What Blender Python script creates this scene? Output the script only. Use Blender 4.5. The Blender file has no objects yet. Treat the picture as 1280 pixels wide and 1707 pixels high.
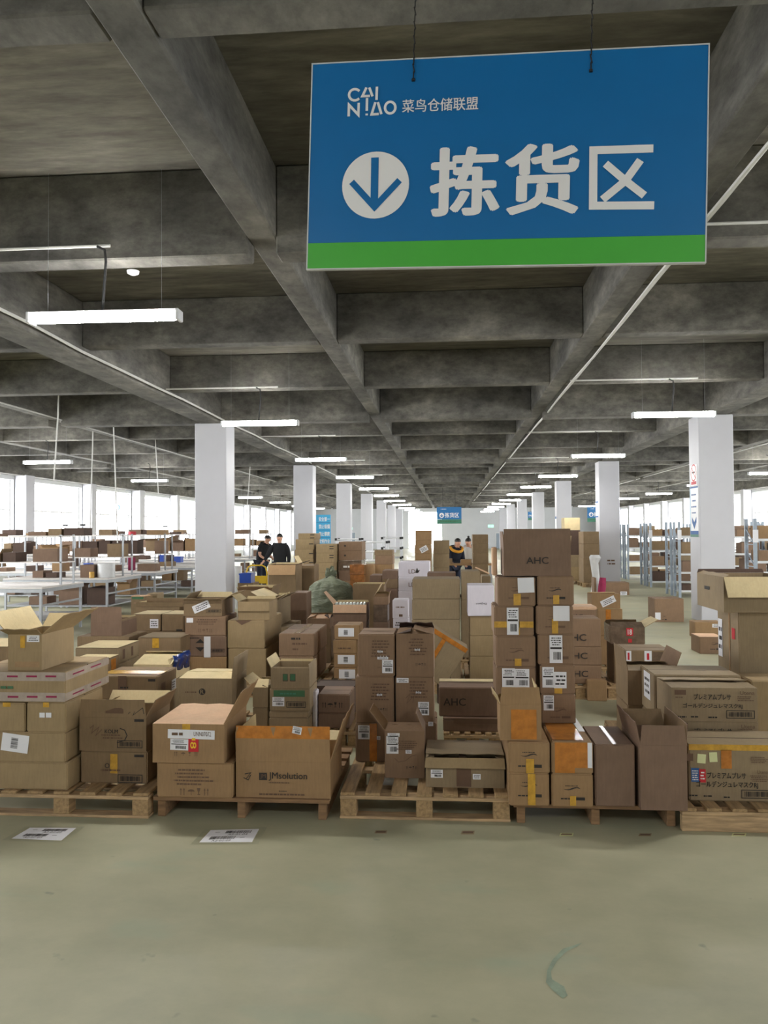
import bpy, bmesh, math, random
from mathutils import Vector, Matrix
# ------------------------------------------------------------------ camera, world, exposure
W_PX, H_PX, F_PX = 1280.0, 1707.0, 1335.0
CAM_Z = 1.70
YAW, PITCH, ROLL = math.radians(4.63), math.atan(32.5/1335.0), 0.0062
EXPOSURE = 0.0
LAMP_POWER = 58.0
LAMP_GLOW = 128.0
WINDOW_GLOW = 9.0
SKY = 1.0
scn = bpy.context.scene
COL = scn.collection
f0 = Vector((-math.sin(YAW)*math.cos(PITCH), math.cos(YAW)*math.cos(PITCH), math.sin(PITCH)))
r0 = Vector((math.cos(YAW), math.sin(YAW), 0))
u0 = r0.cross(f0)
RR = math.cos(ROLL)*r0 - math.sin(ROLL)*u0
UU = math.sin(ROLL)*r0 + math.cos(ROLL)*u0
CAM = Vector((0, 0, CAM_Z))
cd = bpy.data.cameras.new('camera')
cd.sensor_fit = 'HORIZONTAL'; cd.sensor_width = 36.0; cd.lens = 36.0*F_PX/W_PX
cd.clip_end = 300
cam = bpy.data.objects.new('camera', cd); COL.objects.link(cam)
cam.matrix_world = Matrix(((RR.x, UU.x, -f0.x, 0), (RR.y, UU.y, -f0.y, 0), (RR.z, UU.z, -f0.z, CAM_Z), (0, 0, 0, 1)))
scn.camera = cam
wd = bpy.data.worlds.new('world'); scn.world = wd; wd.use_nodes = True
wd.node_tree.nodes['Background'].inputs[0].default_value = (0.85, 0.93, 1.0, 1)
wd.node_tree.nodes['Background'].inputs[1].default_value = SKY
scn.view_settings.view_transform = 'Standard'; scn.view_settings.look = 'None'
scn.view_settings.exposure = EXPOSURE; scn.view_settings.gamma = 1.0
scn.view_settings.use_curve_mapping = False

def ray(px, py):
    a = (px - W_PX/2)/F_PX; b = (H_PX/2 - py)/F_PX
    return f0 + a*RR + b*UU
def at(px, py, Y):                     # point of the plane y = Y seen at a pixel
    d = ray(px, py); return CAM + d*(Y/d.y)
def atz(px, py, Z):                    # point at height Z seen at a pixel
    d = ray(px, py); return CAM + d*((Z-CAM_Z)/d.z)
def proj(p):
    v = Vector(p) - CAM; z = v.dot(f0)
    return (W_PX/2 + F_PX*v.dot(RR)/z, H_PX/2 - F_PX*v.dot(UU)/z)

# ------------------------------------------------------------------ materials
def nm(name):
    m = bpy.data.materials.new(name); m.use_nodes = True
    return m, m.node_tree, m.node_tree.nodes['Principled BSDF']
def lin(c):
    if isinstance(c, str):
        c = [int(c[i:i+2], 16)/255 for i in (0, 2, 4)]
    return tuple(x/12.92 if x <= .04045 else ((x+.055)/1.055)**2.4 for x in c) + (1,)
def noise(nt, scale, detail=4, rough=.6, vec=None, sc=None):
    n = nt.nodes.new('ShaderNodeTexNoise'); n.inputs['Scale'].default_value = scale
    n.inputs['Detail'].default_value = detail; n.inputs['Roughness'].default_value = rough
    tc = nt.nodes.new('ShaderNodeTexCoord'); src = tc.outputs['Object']
    if sc:
        mp = nt.nodes.new('ShaderNodeMapping'); mp.inputs['Scale'].default_value = sc
        nt.links.new(src, mp.inputs[0]); src = mp.outputs[0]
    nt.links.new(src, n.inputs['Vector'])
    return n
def ramp(nt, src, stops):
    r = nt.nodes.new('ShaderNodeValToRGB'); e = r.color_ramp.elements
    while len(e) < len(stops): e.new(.5)
    for i, (p, c) in enumerate(stops): e[i].position = p; e[i].color = c
    nt.links.new(src, r.inputs[0]); return r
def mix(nt, fac, a, b, mode='MIX'):
    m = nt.nodes.new('ShaderNodeMix'); m.data_type = 'RGBA'; m.blend_type = mode
    for s, v in ((0, fac), (6, a), (7, b)):
        if hasattr(v, 'type'): nt.links.new(v, m.inputs[s])
        else: m.inputs[s].default_value = v
    return m.outputs[2]
def bump(nt, bs, src, strength=.3, dist=.01):
    b = nt.nodes.new('ShaderNodeBump'); b.inputs['Strength'].default_value = strength
    b.inputs['Distance'].default_value = dist
    nt.links.new(src, b.inputs['Height']); nt.links.new(b.outputs[0], bs.inputs['Normal'])
def plain(name, c, rough=.6, metal=0, var=.12, scale=8, sc=None, spec=.5, bumpy=0):
    m, nt, bs = nm(name); c = lin(c)
    n = noise(nt, scale, 5, .6, sc=sc)
    d = tuple(x*(1-var) for x in c[:3])+(1,); l = tuple(min(1, x*(1+var)) for x in c[:3])+(1,)
    r = ramp(nt, n.outputs[0], [(.35, d), (.65, l)])
    nt.links.new(r.outputs[0], bs.inputs['Base Color'])
    bs.inputs['Roughness'].default_value = rough; bs.inputs['Metallic'].default_value = metal
    bs.inputs['Specular IOR Level'].default_value = spec
    if bumpy: bump(nt, bs, n.outputs[0], bumpy, .01)
    return m
def emit(name, c, s, base=(.9, .9, .9, 1)):
    m, nt, bs = nm(name); bs.inputs['Base Color'].default_value = base
    bs.inputs['Emission Color'].default_value = c; bs.inputs['Emission Strength'].default_value = s
    return m
def cardboard(name, c, var=.16):
    m, nt, bs = nm(name); c = tuple(x*.80 for x in lin(c)[:3])
    n = noise(nt, 2.6, 6, .65); n2 = noise(nt, 90, 2, .5, sc=(1, 1, .12))
    d = tuple(x*(1-var) for x in c[:3])+(1,); l = tuple(x*(1+var*.6) for x in c[:3])+(1,)
    r = ramp(nt, n.outputs[0], [(.32, d), (.62, l)])
    o = mix(nt, .10, r.outputs[0], ramp(nt, n2.outputs[0], [(.3, (.25, .25, .25, 1)), (.7, (.8, .8, .8, 1))]).outputs[0], 'OVERLAY')
    nt.links.new(o, bs.inputs['Base Color'])
    bs.inputs['Roughness'].default_value = .72; bs.inputs['Specular IOR Level'].default_value = .3
    bump(nt, bs, n2.outputs[0], .08, .002)
    return m
M = {}
M['kraft'] = cardboard('kraft_cardboard', 'ab8a64')
M['tan'] = cardboard('tan_cardboard', 'ad9570')
M['pink'] = cardboard('pinkish_cardboard', '9b7e64')
M['brown'] = cardboard('brown_cardboard', '8d7360')
M['grey'] = cardboard('grey_brown_cardboard', '957d5f')
M['olive'] = cardboard('olive_cardboard', 'a28e70')
M['inside'] = cardboard('raw_inner_and_lit_lid_cardboard', 'ecd7a8')  # also tints shut lids pale, imitating bright light from above
M['peach'] = cardboard('peach_and_lit_lid_cardboard', 'efc6a2')  # raised so lids carry the lamp reflection; other peach parts share it
M['white'] = cardboard('white_cardboard', 'f8f2fc', .05)
M['dark'] = cardboard('dark_cardboard', '5d4a40')
M['paper'] = plain('label_paper', 'e6e6ea', .5, var=.03)
M['cream'] = plain('cream_paper', 'd9dca6', .6, var=.04)
M['ink'] = plain('black_ink', '2e2925', .7, var=.1)
M['inkb'] = plain('faded_brown_ink', '6a5240', .8, var=.1)
M['inkg'] = plain('green_ink', '3f6a48', .7, var=.1)
M['inkr'] = plain('red_ink', 'c0202c', .6, var=.05)
M['inky'] = plain('yellow_ink', 'f0c030', .6, var=.05)
M['inkw'] = plain('white_ink', 'e8e6e2', .6, var=.03)
M['inkblue'] = plain('blue_ink', '2f5f9c', .6, var=.05)
M['tape'] = plain('brown_packing_tape', 'b8752f', .18, var=.2, scale=20)
M['tapey'] = plain('yellow_packing_tape', 'c79a3a', .22, var=.2, scale=20)
M['tapew'] = plain('pale_printed_tape', 'ab9d92', .25, var=.1, scale=20)
M['tapec'] = plain('clear_glossy_tape', 'a58766', .12, var=.1, scale=20)
M['wood'] = plain('pallet_pine', 'a0845e', .8, var=.28, scale=5, sc=(9, 1, 9), bumpy=.2)
M['woodx'] = plain('pallet_board', 'b09470', .8, var=.28, scale=5, sc=(1, 9, 9), bumpy=.2)
M['woodd'] = plain('dark_pallet_board', '87694a', .85, var=.25, scale=5, sc=(1, 9, 9), bumpy=.2)
M['column'] = plain('white_painted_plaster', 'c6c6cc', .6, var=.02, scale=2)
M['wall'] = plain('white_wall_paint', 'd6d8da', .7, var=.03, scale=1)
M['frame'] = plain('white_window_frame', 'e4e4e4', .4, var=.02)
M['steel'] = plain('pale_grey_steel', 'a3a6ab', .35, metal=.3, var=.06)
M['steelw'] = plain('white_painted_steel', 'd8dadd', .35, var=.04)
M['rack'] = plain('blue_grey_rack_steel', '9aa6b2', .4, metal=.1, var=.06)
M['shelf'] = plain('white_shelf_board', 'e4dfdc', .45, var=.03)
M['conduit'] = plain('white_conduit', 'd6d6d2', .4, var=.03)
M['cable'] = plain('black_cable', '1d1d1d', .6, var=.1)
M['blue'] = plain('sign_blue', '106aa8', .35, var=.02)
M['green'] = plain('sign_green', '4aae3f', .35, var=.02)
M['aqua'] = plain('notice_aqua', '3aa6d6', .4, var=.03)
M['signw'] = plain('sign_white', 'e9e9ea', .4, var=.01)
M['edge'] = plain('sign_edge', 'c9ccce', .4, var=.02)
M['lamp'] = emit('lamp_tube', (1, .985, .95, 1), LAMP_GLOW)
M['pane'] = emit('daylit_window_pane', (.95, .975, 1, 1), WINDOW_GLOW)
M['exit'] = emit('exit_sign_green', (.1, .8, .45, 1), 1.2)
M['bluep'] = plain('blue_plastic', '2a52b8', .35, var=.06)
M['yellowp'] = plain('yellow_plastic', 'e2bd2a', .4, var=.06)
M['redp'] = plain('red_plastic', 'c02838', .4, var=.06)
M['maroon'] = plain('maroon_fabric', '8c1f48', .8, var=.15)
M['clear'] = plain('milky_plastic', 'd9dadb', .25, var=.05)
M['amber'] = plain('amber_wrap', '8c5a30', .14, var=.4, scale=9, bumpy=.5)
M['film'] = plain('glossy_film_wrapped_carton', '6e5d4e', .15, var=.3, scale=9, bumpy=.5)
M['skin'] = plain('skin', 'd0a086', .5, var=.04)
M['hair'] = plain('black_hair', '17130f', .5, var=.2)
M['black'] = plain('black_cloth', '16171c', .85, var=.15)
M['navy'] = plain('navy_cloth', '161c2c', .85, var=.15)
M['yellowc'] = plain('yellow_cloth', 'd99a2a', .8, var=.1)
M['whitec'] = plain('white_cloth', 'd8d4cf', .8, var=.05)
M['jeans'] = plain('dark_blue_cloth', '262c40', .85, var=.15)
M['shoe'] = plain('shoe_rubber', '1b1b1b', .6)
M['lip'] = plain('lip', 'a5584e', .5)
M['bottle'] = plain('white_bottle_cap', 'e4ebe6', .3, var=.03)
M['teal'] = plain('teal_plastic', '3d7a63', .5, var=.08)

def mat_sack():
    m, nt, bs = nm('green_woven_sack')
    n = noise(nt, 5, 6, .6); n2 = noise(nt, 260, 1, .5)
    r = ramp(nt, n.outputs[0], [(.3, lin('59604d')), (.7, lin('7c826b'))])
    nt.links.new(r.outputs[0], bs.inputs['Base Color']); bs.inputs['Roughness'].default_value = .55
    bump(nt, bs, noise(nt, 9, 4, .6, sc=(1, 1, 3)).outputs[0], 1.0, .05); return m
M['sack'] = mat_sack()
def mat_floor():
    m, nt, bs = nm('green_worn_concrete_floor')
    n1 = noise(nt, .8, 8, .62, sc=(1, 1.6, 1)); n2 = noise(nt, 3.2, 8, .7); n3 = noise(nt, 1.1, 4, .5, sc=(1, 2.2, 1)); n4 = noise(nt, 5.5, 3, .5)
    a = ramp(nt, n1.outputs[0], [(.33, lin('9f9e84')), (.5, lin('b0ad91')), (.68, lin('bdb99c'))])
    b = ramp(nt, n2.outputs[0], [(.3, lin('8a8b73')), (.7, lin('b4b094'))])
    o = mix(nt, .38, a.outputs[0], b.outputs[0])
    g = ramp(nt, n3.outputs[0], [(.60, (0, 0, 0, 1)), (.74, (.55, .55, .55, 1))])
    o = mix(nt, g.outputs[0], o, lin('98a892'))
    s = ramp(nt, n4.outputs[0], [(.70, (0, 0, 0, 1)), (.76, (.6, .6, .6, 1))])
    o = mix(nt, s.outputs[0], o, lin('5c6a60'))
    nt.links.new(o, bs.inputs['Base Color'])
    rr = ramp(nt, n2.outputs[0], [(.3, (.38, .38, .38, 1)), (.7, (.55, .55, .55, 1))])
    nt.links.new(rr.outputs[0], bs.inputs['Roughness']); bs.inputs['Specular IOR Level'].default_value = .35
    bump(nt, bs, n2.outputs[0], .05, .004); return m
M['floor'] = mat_floor()
def mat_concrete(name, c0, c1, c2, sc):
    m, nt, bs = nm(name)
    n1 = noise(nt, 1.1, 9, .68, sc=sc); n2 = noise(nt, 6, 6, .7, sc=sc); n3 = noise(nt, .5, 3, .5)
    a = ramp(nt, n1.outputs[0], [(.3, lin(c0)), (.52, lin(c1)), (.72, lin(c2))])
    b = ramp(nt, n2.outputs[0], [(.3, (.28, .28, .28, 1)), (.7, (.72, .72, .72, 1))])
    o = mix(nt, .8, a.outputs[0], b.outputs[0], 'OVERLAY')
    o = mix(nt, .4, o, ramp(nt, n3.outputs[0], [(.35, (.3, .3, .3, 1)), (.65, (.66, .65, .62, 1))]).outputs[0], 'OVERLAY')
    nt.links.new(o, bs.inputs['Base Color']); bs.inputs['Roughness'].default_value = .85
    bs.inputs['Specular IOR Level'].default_value = .25
    bump(nt, bs, n2.outputs[0], .25, .01); return m
M['conc'] = mat_concrete('board_marked_concrete', '484745', '696762', '8a877f', (1, .6, 1.6))
M['slab'] = mat_concrete('slab_concrete', '504e48', '6b685f', '88847a', (.35, 1.4, 1))

# ------------------------------------------------------------------ mesh helpers
class MB:
    def __init__(s): s.v = []; s.f = []
    def add(s, vs, fs):
        o = len(s.v); s.v += [tuple(v) for v in vs]; s.f += [tuple(i+o for i in f) for f in fs]; return s
    def box(s, x0, x1, y0, y1, z0, z1, mt=None):
        v = [Vector((x, y, z)) for z in (z0, z1) for y in (y0, y1) for x in (x0, x1)]
        if mt is not None: v = [mt @ p for p in v]
        return s.add(v, [(0, 2, 3, 1), (4, 5, 7, 6), (0, 1, 5, 4), (2, 6, 7, 3), (0, 4, 6, 2), (1, 3, 7, 5)])
    def quad(s, a, b, c, d): return s.add([a, b, c, d], [(0, 1, 2, 3)])
    def tube(s, pts, r, n=8, cap=True):
        pts = [Vector(p) for p in pts]; rs = r if isinstance(r, (list, tuple)) else [r]*len(pts)
        o = len(s.v); last = None
        for i, p in enumerate(pts):
            t = (pts[min(i+1, len(pts)-1)] - pts[max(i-1, 0)]).normalized()
            if last is None: a = t.orthogonal().normalized()
            else: a = (last - t*last.dot(t)).normalized()
            last = a; b = t.cross(a)
            s.v += [tuple(p + rs[i]*(a*math.cos(2*math.pi*k/n) + b*math.sin(2*math.pi*k/n))) for k in range(n)]
        for i in range(len(pts)-1):
            for k in range(n):
                s.f.append((o+i*n+k, o+i*n+(k+1) % n, o+(i+1)*n+(k+1) % n, o+(i+1)*n+k))
        if cap:
            s.f.append(tuple(o+k for k in reversed(range(n)))); s.f.append(tuple(o+(len(pts)-1)*n+k for k in range(n)))
        return s
    def build(s, name, mat, parent=None, smooth=False, bevel=0):
        me = bpy.data.meshes.new(name); me.from_pydata(s.v, [], s.f); me.validate(); me.update()
        if bevel:
            bm = bmesh.new(); bm.from_mesh(me)
            bmesh.ops.bevel(bm, geom=bm.edges[:], offset=bevel, segments=1, affect='EDGES')
            bm.to_mesh(me); bm.free()
        if smooth:
            for p in me.polygons: p.use_smooth = True
            me.set_sharp_from_angle(angle=math.radians(40))
        me.materials.append(mat)
        o = bpy.data.objects.new(name, me); COL.objects.link(o)
        if parent: o.parent = parent
        return o
def tag(o, label=None, cat=None, group=None, kind=None):
    for k, v in (('label', label), ('category', cat), ('group', group), ('kind', kind)):
        if v: o[k] = v
    return o
def thing(name, label, cat, loc=(0, 0, 0), rz=0, group=None):
    o = bpy.data.objects.new(name, None); COL.objects.link(o); o.empty_display_size = .1
    o.location = loc; o.rotation_euler = (0, 0, rz)
    return tag(o, label, cat, group)
def struct(name, mb, mat, **k): return tag(mb.build(name, mat, **k), kind='structure')
def copy_tree(o, parent=None):
    c = o.copy(); COL.objects.link(c)
    if parent: c.parent = parent
    for ch in o.children: copy_tree(ch, c)
    return c
_glyph = {}
def glyphs(text, size, bold=0.0):          # lettering as a flat mesh, centred on its origin
    k = (text, bold)
    if k not in _glyph:
        c = bpy.data.curves.new('lettering', 'FONT'); c.body = text; c.size = 1; c.offset = bold
        c.align_x = 'LEFT'; c.resolution_u = 3
        o = bpy.data.objects.new('lettering', c); COL.objects.link(o)
        bpy.context.view_layer.update()
        m = bpy.data.meshes.new_from_object(o.evaluated_get(bpy.context.evaluated_depsgraph_get()))
        vs = [v.co.copy() for v in m.vertices]; fs = [tuple(p.vertices) for p in m.polygons]
        bpy.data.objects.remove(o); bpy.data.curves.remove(c); bpy.data.meshes.remove(m)
        x0, x1 = min(v.x for v in vs), max(v.x for v in vs); y0, y1 = min(v.y for v in vs), max(v.y for v in vs)
        _glyph[k] = ([((v.x-x0)/(y1-y0), (v.y-y0)/(y1-y0)) for v in vs], fs, (x1-x0)/(y1-y0))
    return _glyph[k]
def put_text(mb, fr, text, u0_, v0_, u1_, v1_, bold=0.0, off=.002, rot=0):   # fills the rectangle (metres in the frame)
    vs, fs, asp = glyphs(text, 1, 0.0)
    if bold:                       # heavier weight: the same outline laid down several times a hair apart
        for k, (dx, dy) in enumerate(((-1, 0), (1, 0), (0, 1), (0, -1), (-.7, .7), (.7, .7), (-.7, -.7), (.7, -.7))):
            b = bold*(v1_-v0_)
            put_text(mb, fr, text, u0_+dx*b+abs(b), v0_+dy*b*.6+abs(b)*.6, u1_+dx*b-abs(b), v1_+dy*b*.6-abs(b)*.6, 0.0, off+k*.00006, rot)
        return
    O, U, V, N = fr; cu, cv = (u0_+u1_)/2, (v0_+v1_)/2; w, h = u1_-u0_, v1_-v0_
    out = []
    for x, y in vs:
        a, b = (x/asp-.5)*w, (y-.5)*h
        a, b = a*math.cos(rot)-b*math.sin(rot), a*math.sin(rot)+b*math.cos(rot)
        out.append(O + U*(cu+a) + V*(cv+b) + N*off)
    mb.add(out, fs)
def put_rect(mb, fr, u0_, v0_, u1_, v1_, off=.001, rot=0, pv=None):
    O, U, V, N = fr; cu, cv = pv or ((u0_+u1_)/2, (v0_+v1_)/2); out = []
    for a, b in ((u0_, v0_), (u1_, v0_), (u1_, v1_), (u0_, v1_)):
        a -= cu; b -= cv
        a, b = a*math.cos(rot)-b*math.sin(rot), a*math.sin(rot)+b*math.cos(rot)
        out.append(O + U*(cu+a) + V*(cv+b) + N*off)
    mb.add(out, [(0, 1, 2, 3)])
def put_poly(mb, fr, pts, off=.001):
    O, U, V, N = fr; mb.add([O + U*a + V*b + N*off for a, b in pts], [tuple(range(len(pts)))])
def put_stroke(mb, fr, pts, wd_, off=.001, close=False):      # a flat pen stroke of mitred quads
    O, U, V, N = fr; n = len(pts); L, R = [], []
    for i in range(n):
        p = Vector(pts[i])
        a = Vector(pts[(i-1) % n]) if (i or close) else None; b = Vector(pts[(i+1) % n]) if (i < n-1 or close) else None
        d1 = (p-a).normalized() if a is not None else (b-p).normalized(); d2 = (b-p).normalized() if b is not None else d1
        t = (d1+d2).normalized(); nn = Vector((-t.y, t.x)); k = wd_/2/max(.35, nn.dot(Vector((-d1.y, d1.x))))
        L.append(p+nn*k); R.append(p-nn*k)
    vs = [O+U*q.x+V*q.y+N*off for q in L+R]
    fs = [(i, n+i, n+(i+1) % n, (i+1) % n) for i in range(n if close else n-1)]
    mb.add(vs, fs)
# ------------------------------------------------------------------ the hall
XL, XR, YB, YF = -14.15, 14.5, -9.0, 78.0
Z_SLAB, Z_SEC, Z_GIR = 4.51, 3.95, 3.82
mb = MB().box(XL-.3, XR+.3, YB-.3, YF+.3, -.2, 0); struct('floor', mb, M['floor'])
mb = MB().box(XL-.3, XR+.3, YB-.3, YF+.3, Z_SLAB, Z_SLAB+.25); tag(mb.build('ceiling', M['slab']), kind='structure')
COLX = (-4.60, 4.92)
GY = [-3.4, 5.98, 15.2, 25.1, 34.8, 44.6, 54.4, 64.2, 74.0]
SY = [-6.6, -.2, 3.3, 9.3, 12.35, 18.6, 22.0, 28.3, 31.6, 38.1, 41.4, 47.9, 51.2, 57.7, 61.0, 67.5, 70.8]
trim = 0
def beam(x0, x1, y0, y1, z0, mat='conc'):
    global trim
    trim += 1; m = MB().box(x0, x1, y0, y1, z0, Z_SLAB-.002)
    return struct('trim_%d' % trim, m, M[mat], bevel=.012)
# longitudinal ribs
LX = [(-4.60, .2, Z_GIR), (4.92, .2, Z_GIR), (-1.41, .11, Z_SEC), (1.68, .12, Z_SEC), (-7.75, .12, Z_SEC), (-10.9, .12, Z_SEC),
      (8.07, .12, Z_SEC), (11.2, .12, Z_SEC), (XL+.1, .25, 3.6), (XR-.1, .25, 3.6)]
xcuts = sorted(x for x, _, _ in LX)
for x, hw, z in LX: beam(x-hw, x+hw, YB, YF, z)
for ys, w_, z in ((GY, .32, Z_GIR), (SY, .22, Z_SEC)):
    for y in ys:
        for (xa, ha, _), (xb, hb, _) in zip(sorted(LX), sorted(LX)[1:]):
            beam(xa+ha, xb-hb, y, y+(w_ if y != 5.98 else .22), z+.004)
# walls with window openings
def wall_side(name, x, sgn, y0, y1):
    m = MB(); xo = x - sgn*.35; a, b = min(x, xo), max(x, xo)
    wins = []
    for g0, g1 in zip(GY, GY[1:]):
        mid = (g0+g1)/2+.15
        wins += [(g0+.62, mid-.18), (mid+.32, g1-.06)]
    wins = [w for w in wins if w[1] < y1-.5]
    m.box(a, b, y0, y1, 0, .5); m.box(a, b, y0, y1, 3.46, Z_SLAB)
    e = y0
    for w0, w1 in wins: m.box(a, b, e, w0, .5, 3.46); e = w1
    m.box(a, b, e, y1, .5, 3.46)
    struct(name, m, M['wall'])
    return wins
wl = wall_side('wall_left', XL, 1, YB, YF)
wr = wall_side('wall_right', XR, -1, YB, YF)
nwin = 0
def window(x, y0, y1, z0=.5, z1=3.46, axis='x'):
    global nwin
    nwin += 1; r = thing('window_%d' % nwin, 'white framed window glowing with daylight', 'window', (x, y0, z0) if axis == 'x' else (y0, x, z0))
    r['kind'] = 'structure'; del r['category']; del r['label']
    w, h = y1-y0, z1-z0; fr = MB(); n = 3; t = .035
    def bx(m, a, b, c, d, th):
        if axis == 'x': m.box(-th, th, a, b, c, d)
        else: m.box(a, b, -th, th, c, d)
    bx(fr, 0, w, 0, .06, t); bx(fr, 0, w, h-.06, h, t); bx(fr, 0, .06, .06, h-.06, t); bx(fr, w-.06, w, .06, h-.06, t)
    bx(fr, .06, w-.06, h*.66, h*.66+.06, t*.9)
    for k in range(1, n): bx(fr, w*k/n-.03, w*k/n+.03, .06, h-.06, t*.95)
    fr.build('window_frame', M['frame'], r)
    p = MB(); bx(p, .05, w-.05, .05, h-.05, .006); p.build('pane', M['pane'], r)
for (wy0, wy1) in wl: window(XL-.15, wy0, wy1)
for (wy0, wy1) in wr: window(XR+.15, wy0, wy1)
m = MB().box(XL, XR, YB-.3, YB, 0, Z_SLAB); struct('wall_back', m, M['wall'])
# far wall: openings for one tall window and doors
fw = at(680, 860, YF).x, at(737, 860, YF).x
m = MB().box(XL, fw[0], YF, YF+.3, 0, Z_SLAB).box(fw[1], XR, YF, YF+.3, 0, Z_SLAB).box(fw[0], fw[1], YF, YF+.3, 3.6, Z_SLAB)
struct('wall_front', m, M['wall'])
window(YF+.1, fw[0], fw[1], 0.0, 3.6, 'y')
ndoor = 0
for (a, b, c) in ((582, 592, 888), (827, 842, 889), (613, 620, 890)):
    ndoor += 1; p0, p1 = at(a, c, YF), at(b, c, YF)
    r = thing('door_%d' % ndoor, None, None, ((p0.x+p1.x)/2, YF-.03, 0)); r['kind'] = 'structure'; hw = (p1.x-p0.x)/2; zt = p0.z
    MB().box(-hw-.08, hw+.08, -.02, .03, 0, zt+.08).build('door_frame', M['frame'], r)
    MB().box(-hw, hw, -.05, -.02, .02, zt).build('door_panel', M['rack'], r)
    MB().box(hw-.15, hw-.1, -.1, -.05, .95, 1.1).build('door_handle', M['steel'], r)
# a jutting room in the far right corner
pj = at(775, 860, 62).x
m = MB().box(pj, XR, 66, 66.2, 0, Z_SLAB-.9)
# interior columns
cn = {(-4.60, 15.2): 'white square column behind the open tan carton left of the aisle, nearest on the left',
      (4.92, 15.2): 'white square column with a red notice and a white and blue poster, nearest on the right'}
for gi, gy in enumerate(GY):
    for cx in COLX:
        if gy < 7 : continue
        side = 'left' if cx < 0 else 'right'
        r = tag(MB().box(-.31, .31, 0, .62, 0, Z_GIR+.003).build('column', M['column'], None, bevel=.012), kind='structure')
        r.location = (cx, gy-.02, 0)
for side, cx in (('l', XL+.02), ('r', XR-.02)):
    for g0, g1 in zip(GY[1:], GY[2:]+[80]):
        for yy, w_ in ((g0, .55), ((g0+g1)/2, .4)):
            s = 1 if side == 'l' else -1
            r = tag(MB().box(0 if s > 0 else -.38, .38 if s > 0 else 0, 0, w_, 0, 3.62).build('column', M['column'], None, bevel=.01), kind='structure')
            r.location = (cx, yy, 0)
# conduits along the ribs
def conduit(pts, r_, label, name='conduit', mat='conduit'):
    c = Vector(pts[0]); o = MB().tube([Vector(p)-c for p in pts], r_, 6).build(name, M[mat]); o.location = c
    return tag(o, label, 'conduit')
random.seed(4)
def wav(x, z, y0, y1, amp):
    return [(x + random.uniform(-amp, amp), y, z + random.uniform(-amp, amp)) for y in [y0 + i*(y1-y0)/40 for i in range(41)]]
conduit(wav(1.86, 3.93, -4, 60, .012), .016, 'long white conduit running down the concrete rib right of centre')
conduit(wav(1.90, 3.965, -4, 60, .012), .012, 'thin white pipe beside the long conduit right of centre')
conduit(wav(-4.34, 3.88, 2, 50, .012), .018, 'long white conduit on the girder above the left columns')
conduit(wav(-7.60, 3.93, 8, 60, .012), .014, 'white conduit on the rib left of the left columns')
conduit(wav(8.26, 3.93, 8, 60, .012), .014, 'white conduit on the rib right of the right columns')
# ------------------------------------------------------------------ tube lamps
LY = [-6.7, -.4, 5.95, 12.05, 18.3, 24.8, 31.4, 37.8, 44.2, 50.6, 57.0, 63.4, 69.8]
def make_lamp(label, loc, rz, group):
    r = thing('tube_lamp', label, 'lamp', loc, rz, group)
    m = MB(); L = .60
    m.box(-L+.02, L-.02, -.055, .055, .03, .05); m.box(-L-.0, -L+.03, -.06, .06, -.035, .05); m.box(L-.03, L, -.06, .06, -.035, .05)
    m.build('housing', M['steelw'], r, bevel=.006)
    t = MB(); n = 10; prof = [(.068*math.cos(a), -.062*math.sin(a)+.028) for a in [math.pi*k/n for k in range(n+1)]]  # profile widened so its shape takes in the lamp's glow
    xs = [-L+.03, -L+.06, L-.06, L-.03]; sc = [.8, 1, 1, .8]
    for x, s in zip(xs, sc): t.v += [(x, y*s, z*s+.003) for y, z in prof]
    k = n+1
    for i in range(3):
        for j in range(n): t.f.append((i*k+j, i*k+j+1, (i+1)*k+j+1, (i+1)*k+j))
    t.f += [tuple(range(k))[::-1], tuple(range(3*k, 4*k))]
    t.build('diffuser', M['lamp'], r, smooth=True)
    zc = Z_SEC-.03-loc[2]
    c = MB().tube([(-.02, 0, .05), (-.01, .01, .2), (.01, 0, zc-.12), (.0, 0, zc-.03), (-.06, 0, zc)], .011, 6); c.build('power_cord', M['cable'], r)
    for sx in (-.45, .45):
        MB().tube([(sx, 0, .045), (sx, 0, Z_SLAB-loc[2]-.005)], .0012, 4).build('hanger_wire', M['steel'], r)
    return r
rowtxt = {-2.95: 'left of the centre aisle', 3.32: 'right of the centre aisle', -9.45: 'over the workbenches on the left', 9.6: 'over the grey racks on the right'}
ordn = ['nearest', 'second', 'third', 'fourth', 'fifth', 'sixth', 'seventh', 'eighth', 'ninth', 'tenth', 'eleventh']
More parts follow.
